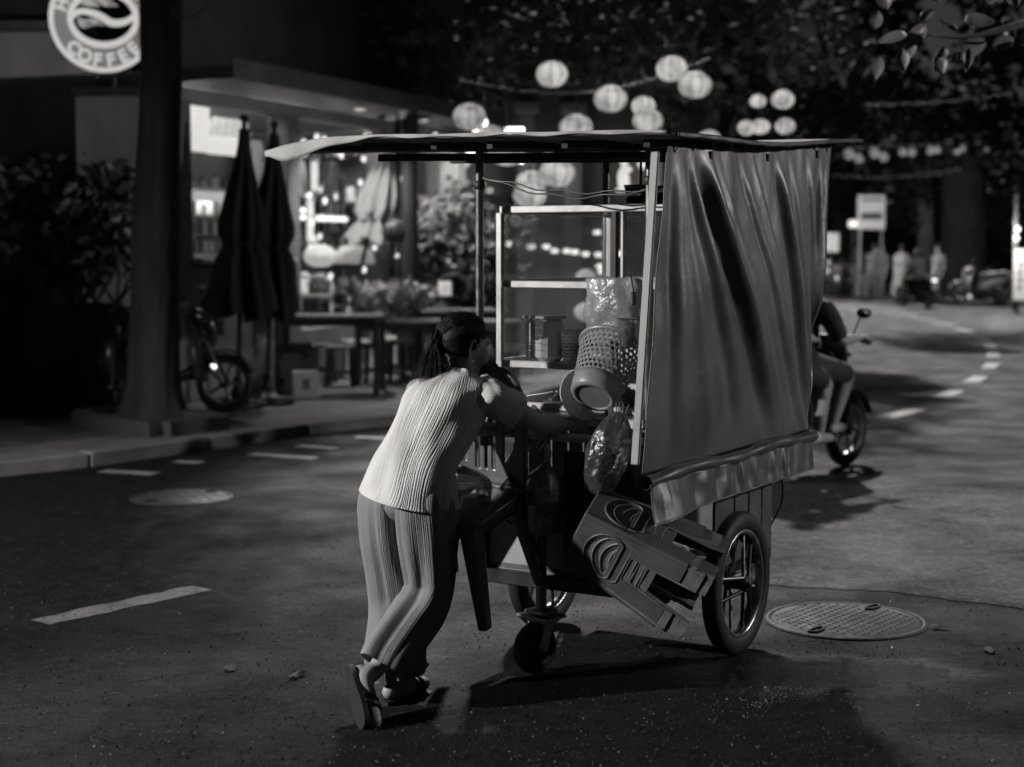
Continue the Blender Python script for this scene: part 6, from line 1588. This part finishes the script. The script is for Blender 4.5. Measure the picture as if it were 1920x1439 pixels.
# big dark planter and shrubs
pl0 = gd(70, 750, SWZ); t = thing('stone_planter', 'large dark planter wall at the left edge under the shrubs', 'planter', V((pl0.x - .1, 15.9, SWZ)))
hpl = at(70, 505, 15.9).z - SWZ
q = MB(); q.lathe([(0, 0), (.55, 0), (.72, .25), (.80, hpl * .6), (.86, hpl - .08), (.92, hpl - .06), (.92, hpl), (.8, hpl), (.78, hpl - .2), (0, hpl - .2)], 40); q.build('planter_bowl', mat('planter_dark', .025, .8, 0, .4, 3, .2, 20), t)
for k, (px, py, Y, r, n, lab) in enumerate(((60, 400, 15.9, .6, 620, 'dense dark shrub in the planter at the left edge'), (175, 400, 15.5, .45, 420, 'leafy dark shrub spreading before the gate pillar'), (215, 450, 15.2, .3, 200, 'small dark shrub at the foot of the gate pillar'))):
    p = at(px, py, Y); bz = SWZ + hpl - .2 if k == 0 else (SWZ + 1.0); t = thing('shrub', lab, 'shrub', V((p.x, p.y, bz))); q = MB(); rs = random.Random(50 + k)
    for j in range(5): q.tube(path([V((0, 0, 0)), V((rs.uniform(-.2, .2), rs.uniform(-.1, .1), (p.z - bz) * .6)), V((rs.uniform(-r, r), rs.uniform(-.2, .2), p.z - bz + r * .6))], 8), .014, 5)
    q.build('stem', BARK, t); q = MB()
    for j in range(6): leaves(q, V((rs.uniform(-r, r) * .8, rs.uniform(-.3, .2), p.z - bz + rs.uniform(-r * .6, r * .7))), r * .75, n // 6 * 2, .17, rs)
    q.build('foliage', mat('leaf_shrub', .2, .4, 0, .5, 3, 0, 1, .45), t)
q = MB(); c = gd(205, 745, SWZ); t = thing('low_planter', 'low dark box planter before the gate pillar', 'planter', V((c.x, 15.25, SWZ))); q.box((0, 0, .5), (.8, .5, 1.0), None, .02); q.build('planter_box', mat('planter_dark', .025), t); q = MB(); q.box((0, 0, 1.0), (.86, .56, .05), None, .01); q.build('planter_rim', mat('planter_dark', .025), t)
# parked scooters around the tree
SK = scooter('parked scooter half hidden behind the tree trunk, front wheel out right', V((at(296, 700, 14.9).x, 15.1, SWZ)), R(-8), SHELL, 'scooters parked by the gate', lean=R(-6))
S2 = copy_tree(SK); S2.location = (at(205, 700, 15.2).x, 15.2, SWZ); S2.rotation_euler = (R(-6), 0, R(-70)); S2['label'] = 'parked scooter in the dark between planter and tree trunk'
p = at(402, 688, 14.7); o = thing('reflector', 'tiny glowing stand-in for a reflector glint on the parked scooter by the tree', 'reflector', p); q = MB(); q.sphere((0, 0, 0), .022, 10, 8); q.sphere((-.02, 0, .012), .014, 8, 6); q.build('glint_lens', glow('glint', 2.), o); q = MB(); q.tube([(0, 0, 0), (-.2, .1, 0)], .008, 6); q.build('stalk', BLACKP, o)  # lens glows in place of a reflected glint

# round coffee sign
sc_ = at(197, 38, 16.2); rr = 99 / 3000 * 16.2
sg = thing('coffee_sign', 'round glowing coffee sign partly hidden by the tree trunk', 'sign', sc_, R(6))
lamp(sg, (-.7, .6, -.3), 26); S_L = glow('sign_light', .56, .04); S_B = glow('sign_band', .15, .05); S_D = mat('sign_dark', .02, .5); S_P = glow('sign_petal', .26, .5, 12)
rx = rotm(x=R(90))
q = MB(); q.lathe([(0, -.11), (rr * .99, -.11), (rr, -.10), (rr, .10), (rr * .99, .11), (0, .11)], 64, (0, 0, 0), rx); q.build('light_box', GREYP, sg)
def flat(name, mb, m): return mb.build(name, m, sg)
def y_(k): return -.112 - .004 * k
q = MB(); q.ring((0, y_(0), 0), 0.001, rr * .995, rx, 72, 0); flat('outer_ring', q, S_L)
q = MB(); q.ring((0, y_(1), 0), rr * .5, rr * .90, rx, 72, 0); flat('lettering_band', q, S_B)
q = MB(); q.ring((0, y_(2), 0), 0.001, rr * .655, rx, 72, 0, 1, .84); flat('inner_ring', q, S_L)
q = MB(); q.ring((0, y_(3), 0), 0.001, rr * .545, rx, 72, 0, 1, .78); flat('bean_field', q, S_D)
def ribbon(pts, wid, k, m, name):
    q = MB(); P = path([V((x, 0, z)) for x, z in pts], 30); w_ = fpath(wid, 30); L_, R_ = [], []
    for i, p in enumerate(P):
        d = (P[min(i + 1, 29)] - P[max(i - 1, 0)]).normalized(); n = V((-d.z, 0, d.x)); L_.append(p * rr + n * w_[i] * rr + V((0, y_(k), 0))); R_.append(p * rr - n * w_[i] * rr + V((0, y_(k), 0)))
    q.add(L_ + R_, [(i, i + 1, 31 + i, 30 + i) for i in range(29)], False); return flat(name, q, m)
ribbon([(-.58, .02), (-.4, .12), (-.1, .06), (.15, -.08), (.4, -.06), (.58, .06)], [.06, .055, .065, .07, .06, .05], 5, S_L, 'wave')
ribbon([(-.45, .02), (-.36, -.1), (-.15, -.07), (.02, -.14)], [.02, .08, .06, .0], 4, S_P, 'petal')
ribbon([(-.42, .26), (-.22, .28), (-.05, .2)], [.02, .07, .0], 4, S_P, 'petal'); ribbon([(-.18, .36), (.05, .3), (.28, .22)], [.0, .08, .0], 4, S_P, 'petal')
def letter(ch, ang, rad, size, up):
    cu = bpy.data.curves.new('letter', 'FONT'); cu.body = ch; cu.size = size; cu.align_x = 'CENTER'; cu.align_y = 'CENTER'; cu.offset = size * .035; cu.extrude = .002
    o = bpy.data.objects.new('letter_tmp', cu); COL.objects.link(o); bpy.context.view_layer.update()
    me = bpy.data.meshes.new_from_object(o.evaluated_get(bpy.context.evaluated_depsgraph_get())); bpy.data.objects.remove(o)
    l = bpy.data.objects.new('letter', me); COL.objects.link(l); me.materials.clear(); me.materials.append(S_L); l.parent = sg
    a = R(ang); l.location = (rad * math.cos(a), y_(3), rad * math.sin(a)); tw = a - math.pi / 2 if up else a + math.pi / 2
    l.rotation_euler = (Matrix.Rotation(-tw, 3, 'Y') @ Matrix.Rotation(R(90), 3, 'X')).to_euler()
for k, ch in enumerate('COFFEE'): letter(ch, 225 + 18 * k, rr * .78, rr * .33, False)
for k, ch in enumerate('HIGHLANDS'): letter(ch, 162 - 18 * k, rr * .78, rr * .31, True)
q = MB(); q.box((.3, .1, -rr * .4), (.12, .12, 2.4), None, .01); q.build('sign_post', BLACKM, sg)
q = MB(); q.box((.02, .06, -rr - .12), (.18, .1, .3), None, .01); q.build('sign_bracket', BLACKM, sg)

# ================================================================== far right: people, bikes, signs
def far(px, py): p = gd(px, py, .11); return p
tb_ = at(1632, 470, 50); t = thing('board_sign', 'upright faintly glowing notice board above the parked bikes', 'sign', V((tb_.x, 50, .11)), R(4))
zz0, zz1 = at(1632, 430, 50).z - .11, at(1632, 366, 50).z - .11
q = MB(); q.box((0, 0, (zz0 + zz1) / 2), (.88, .08, zz1 - zz0), None, .02); q.build('board', glow('board_glow', .11, .1, 3, .4), t)  # board face glows faintly by itself
for z, h in ((.86, .1), (.38, .32)): q = MB(); q.box((0.0, -.046, lerp(zz0, zz1, z)), (.66, .012, h * .7)); q.build('printed_band', mat('band_dark', .05, .6), t)
for x in (-.35, .35): q = MB(); q.box((x, .0, zz0 / 2), (.06, .06, zz0), None, .005); q.build('leg', STEEL, t)
for px, py, w, h, e, lab in ((1600, 420, .3, .22, 1.0, 'bright stall lamp left of the notice board'), (1558, 455, .5, .6, .25, 'pale lit stall box behind the tarpaulin edge')):
    p = at(px, py, 50); o = thing('stall_lamp', lab, 'lamp', p); q = MB(); q.box((0, 0, 0), (w, .12, h), None, .04); q.build('lamp_box', glow('stall%d' % px, e), o); lamp(o, (0, -2.8, -.3), 150 if e > .5 else 120); q = MB(); q.tube([(0, .05, -h / 2), (0, .05, .11 - p.z)], .03, 8); q.build('stand', BLACKM, o)
for px, py, e, lab in ((1908, 430, 1.6, 'upper of two lamps on the pole at the right edge'), (1906, 447, 1.6, 'lower of two lamps on the pole at the right edge')):
    p = at(px, py, 40); o = thing('pole_lamp', lab, 'lamp', p); q = MB(); q.sphere((0, 0, 0), .065, 12, 8); q.build('globe', glow('pole_lamp', e), o); lamp(o, (-.3, -.3, 0), 150); q = MB(); q.box((.0, .07, 0), (.06, .06, .06), None, .01); q.build('mount', BLACKM, o)
p = at(1903, 575, 40); o = thing('lamp_pole', 'thin pole beside the white sign at the right edge', 'pole', V((p.x, 40.1, .0))); q = MB(); q.tube([(0, 0, 0), (0, 0, 3)], .05, 10); q.build('shaft', BLACKM, o); q = MB(); q.lathe([(.14, 0), (.14, .03), (.05, .05)], 12); q.build('foot_plate', BLACKM, o)
p = at(1925, 520, 40); t = thing('lit_sign', 'white glowing upright sign cut by the right edge', 'sign', V((p.x, 40, .0))); a, c = at(1900, 563, 40), at(1950, 468, 40)
q = MB(); q.box((0, 0, (a.z + c.z) / 2), (c.x - a.x, .12, c.z - a.z), None, .02); q.build('light_panel', glow('lit_sign_p', .4, .06), t)
for k in range(5): q = MB(); q.box((-.2 + .02 * (k % 2), -.064, lerp(c.z, a.z, .15 + .15 * k)), (.1, .006, .1)); q.build('printed_mark', mat('mark_grey', .1, .6), t)
for x in (-.2, .2): q = MB(); q.box((x, 0, a.z / 2), (.05, .05, a.z), None, .004); q.build('leg', BLACKM, t)
# pale portal frame of a building high at right
t = thing('balcony_frame', 'pale square balcony frame on the dark house at the upper right', 'building', V((at(1680, 230, 66).x, 66, .1)))
a, c = at(1640, 235, 66) - t.location, at(1722, 145, 66) - t.location
for x in (a.x, c.x): q = MB(); q.box((x, 0, (a.z + c.z) / 2), (.26, .3, c.z - a.z), None, .02); q.build('frame_upright', mat('frame_pale', .35, .8), t)
q = MB(); q.box(((a.x + c.x) / 2, 0, c.z), (c.x - a.x + .8, .5, .26), rotm(y=R(-4)), .02); q.build('frame_lintel', mat('frame_pale', .35), t)
q = MB(); q.box(((a.x + c.x) / 2, 2.6, 3.6), (6, 4, 7.2), None, .05); q.build('house_wall', mat('house_dark', .025, .9, 0, .4, 2), t); q = MB(); q.box(((a.x + c.x) / 2, 2.6, 7.3), (6.6, 4.8, .2), None, .03); q.build('roof_slab', mat('house_dark', .025), t)
# far buildings closing the view
for px0, px1, py0, Y, lab, gcol in ((1380, 1800, 250, 74, 'dark far house closing the road beyond the bend', .03), (1790, 2200, 330, 70, 'low dark far house behind the right trunks', .025), (900, 1400, 60, 40, 'dark tall building behind the lantern tree', .03), (200, 900, -80, 34, 'dark house rising above the shop roof', .02)):
    a, c = at(px0, 560, Y), at(px1, py0, Y)
    if px0 == 200: c.z = 21.0  # height raised out of view so the house shades the left road
    t = thing('far_house', lab, 'building', V(((a.x + c.x) / 2, Y + 3, 0))); w = c.x - a.x
    q = MB(); q.box((0, 0, c.z / 2), (w, 6, c.z), None, .05); q.build('wall', mat('far%d' % px0, gcol, .9, 0, .4, .8), t); q = MB(); q.box((0, 0, c.z + .1), (w + .5, 6.6, .2), None, .04); q.build('roof_slab', mat('far_roof', .05, .8), t)
    for k in range(4):
        q = MB(); q.box((-w / 2 + w * (k + .5) / 4, -3.01, c.z * .55), (w * .1, .05, c.z * .2), None, .01); o = q.build('window', mat('far_glass', .03, .2), t); q = MB(); q.box((-w / 2 + w * (k + .5) / 4, -3.03, c.z * .55 - c.z * .11), (w * .13, .12, .08), None, .01); q.build('sill', CONC, o)
# people and riders
PALE = mat('pale_clothes', .26, .8, 0, .2, 6); MIDC = mat('mid_clothes', .2, .8, 0, .3, 6); DKC = mat('dark_clothes', .05, .8, 0, .3, 6)
for px, py, rz, lab, m1, m2, sk in ((1690, 560, R(100), 'person in a long pale dress standing at the far kerb', PALE, PALE, True), (1655, 557, R(200), 'person in mid grey clothes standing behind the parked bikes', MIDC, PALE, False), (1632, 556, R(-60), 'person in pale shirt bending over the parked bikes', PALE, MIDC, False), (1612, 556, R(120), 'person in dark clothes standing among the far parked scooters', DKC, MIDC, False), (1760, 563, R(210), 'person in grey clothes standing right of the far rider', MIDC, DKC, False)):
    p = far(px, py); person(lab, V((p.x, p.y, .11)), rz, standing(.12 if 'bending' in lab else 0), m1, m2, voxel=.02, skirt=sk, short=False)
p = gd(1716, 577); fsc = scooter('scooter ridden away down the far road with its tail light lit', V((p.x, p.y, 0)), R(112), SHELL, lit=True)
Jf = {k: v for k, v in J.items()}
person('distant rider in grey shirt on the scooter with the bright tail light', V((p.x, p.y, 0)), R(112), Jf, mat('grey_shirt', .12, .8), DKC, voxel=.02)
for k, (px, py, rz, lab, sh) in enumerate(((1555, 553, R(160), 'leftmost pale scooter parked at the far kerb beside the tarpaulin', SHELLW), (1580, 554, R(150), 'second pale scooter parked at the far kerb', SHELLW), (1567, 553.5, R(140), 'pale scooter squeezed between two others at the far kerb', SHELLW), (1592, 554.5, R(165), 'pale scooter right beside the dark one at the far kerb', SHELLW), (1606, 555, R(145), 'dark scooter parked at the far kerb among the pale ones', SHELL), (1838, 566, R(170), 'pale scooter parked in front of the broad dark trunk', SHELLW), (1880, 564, R(150), 'scooter parked beside the white lit sign at the right edge', SHELL))):
    p = far(px, py)
    if sh is SHELL: c = copy_tree(SK)
    elif k == 0: c = scooter(lab, p, rz, SHELLW, 'scooters parked at the far kerb'); PW = c
    else: c = copy_tree(PW)
    c.location = V((p.x, p.y, .11)); c.rotation_euler = (R(-5), 0, rz); c['label'] = lab; c['group'] = 'scooters parked at the far kerb'
for px, py, lab in ((1553, 492, 'upper glowing glint on the parked far scooters'), (1552, 508, 'middle glowing glint on the parked far scooters'), (1569, 522, 'lower glowing glint on the parked far scooters'), (1818, 556, 'glowing glint of the wheel reflector on the far parked scooter')):
    p = at(px, py, 51 if px < 1800 else 46); o = thing('reflector', lab, 'reflector', p); q = MB(); q.sphere((0, 0, 0), .05, 10, 8); q.build('lens', glow('far_glint', 1.0), o); q = MB(); q.box((0, .06, 0), (.05, .06, .05), None, .01); q.build('mount', BLACKP, o)  # lenses glow to stand in for glints off the scooters
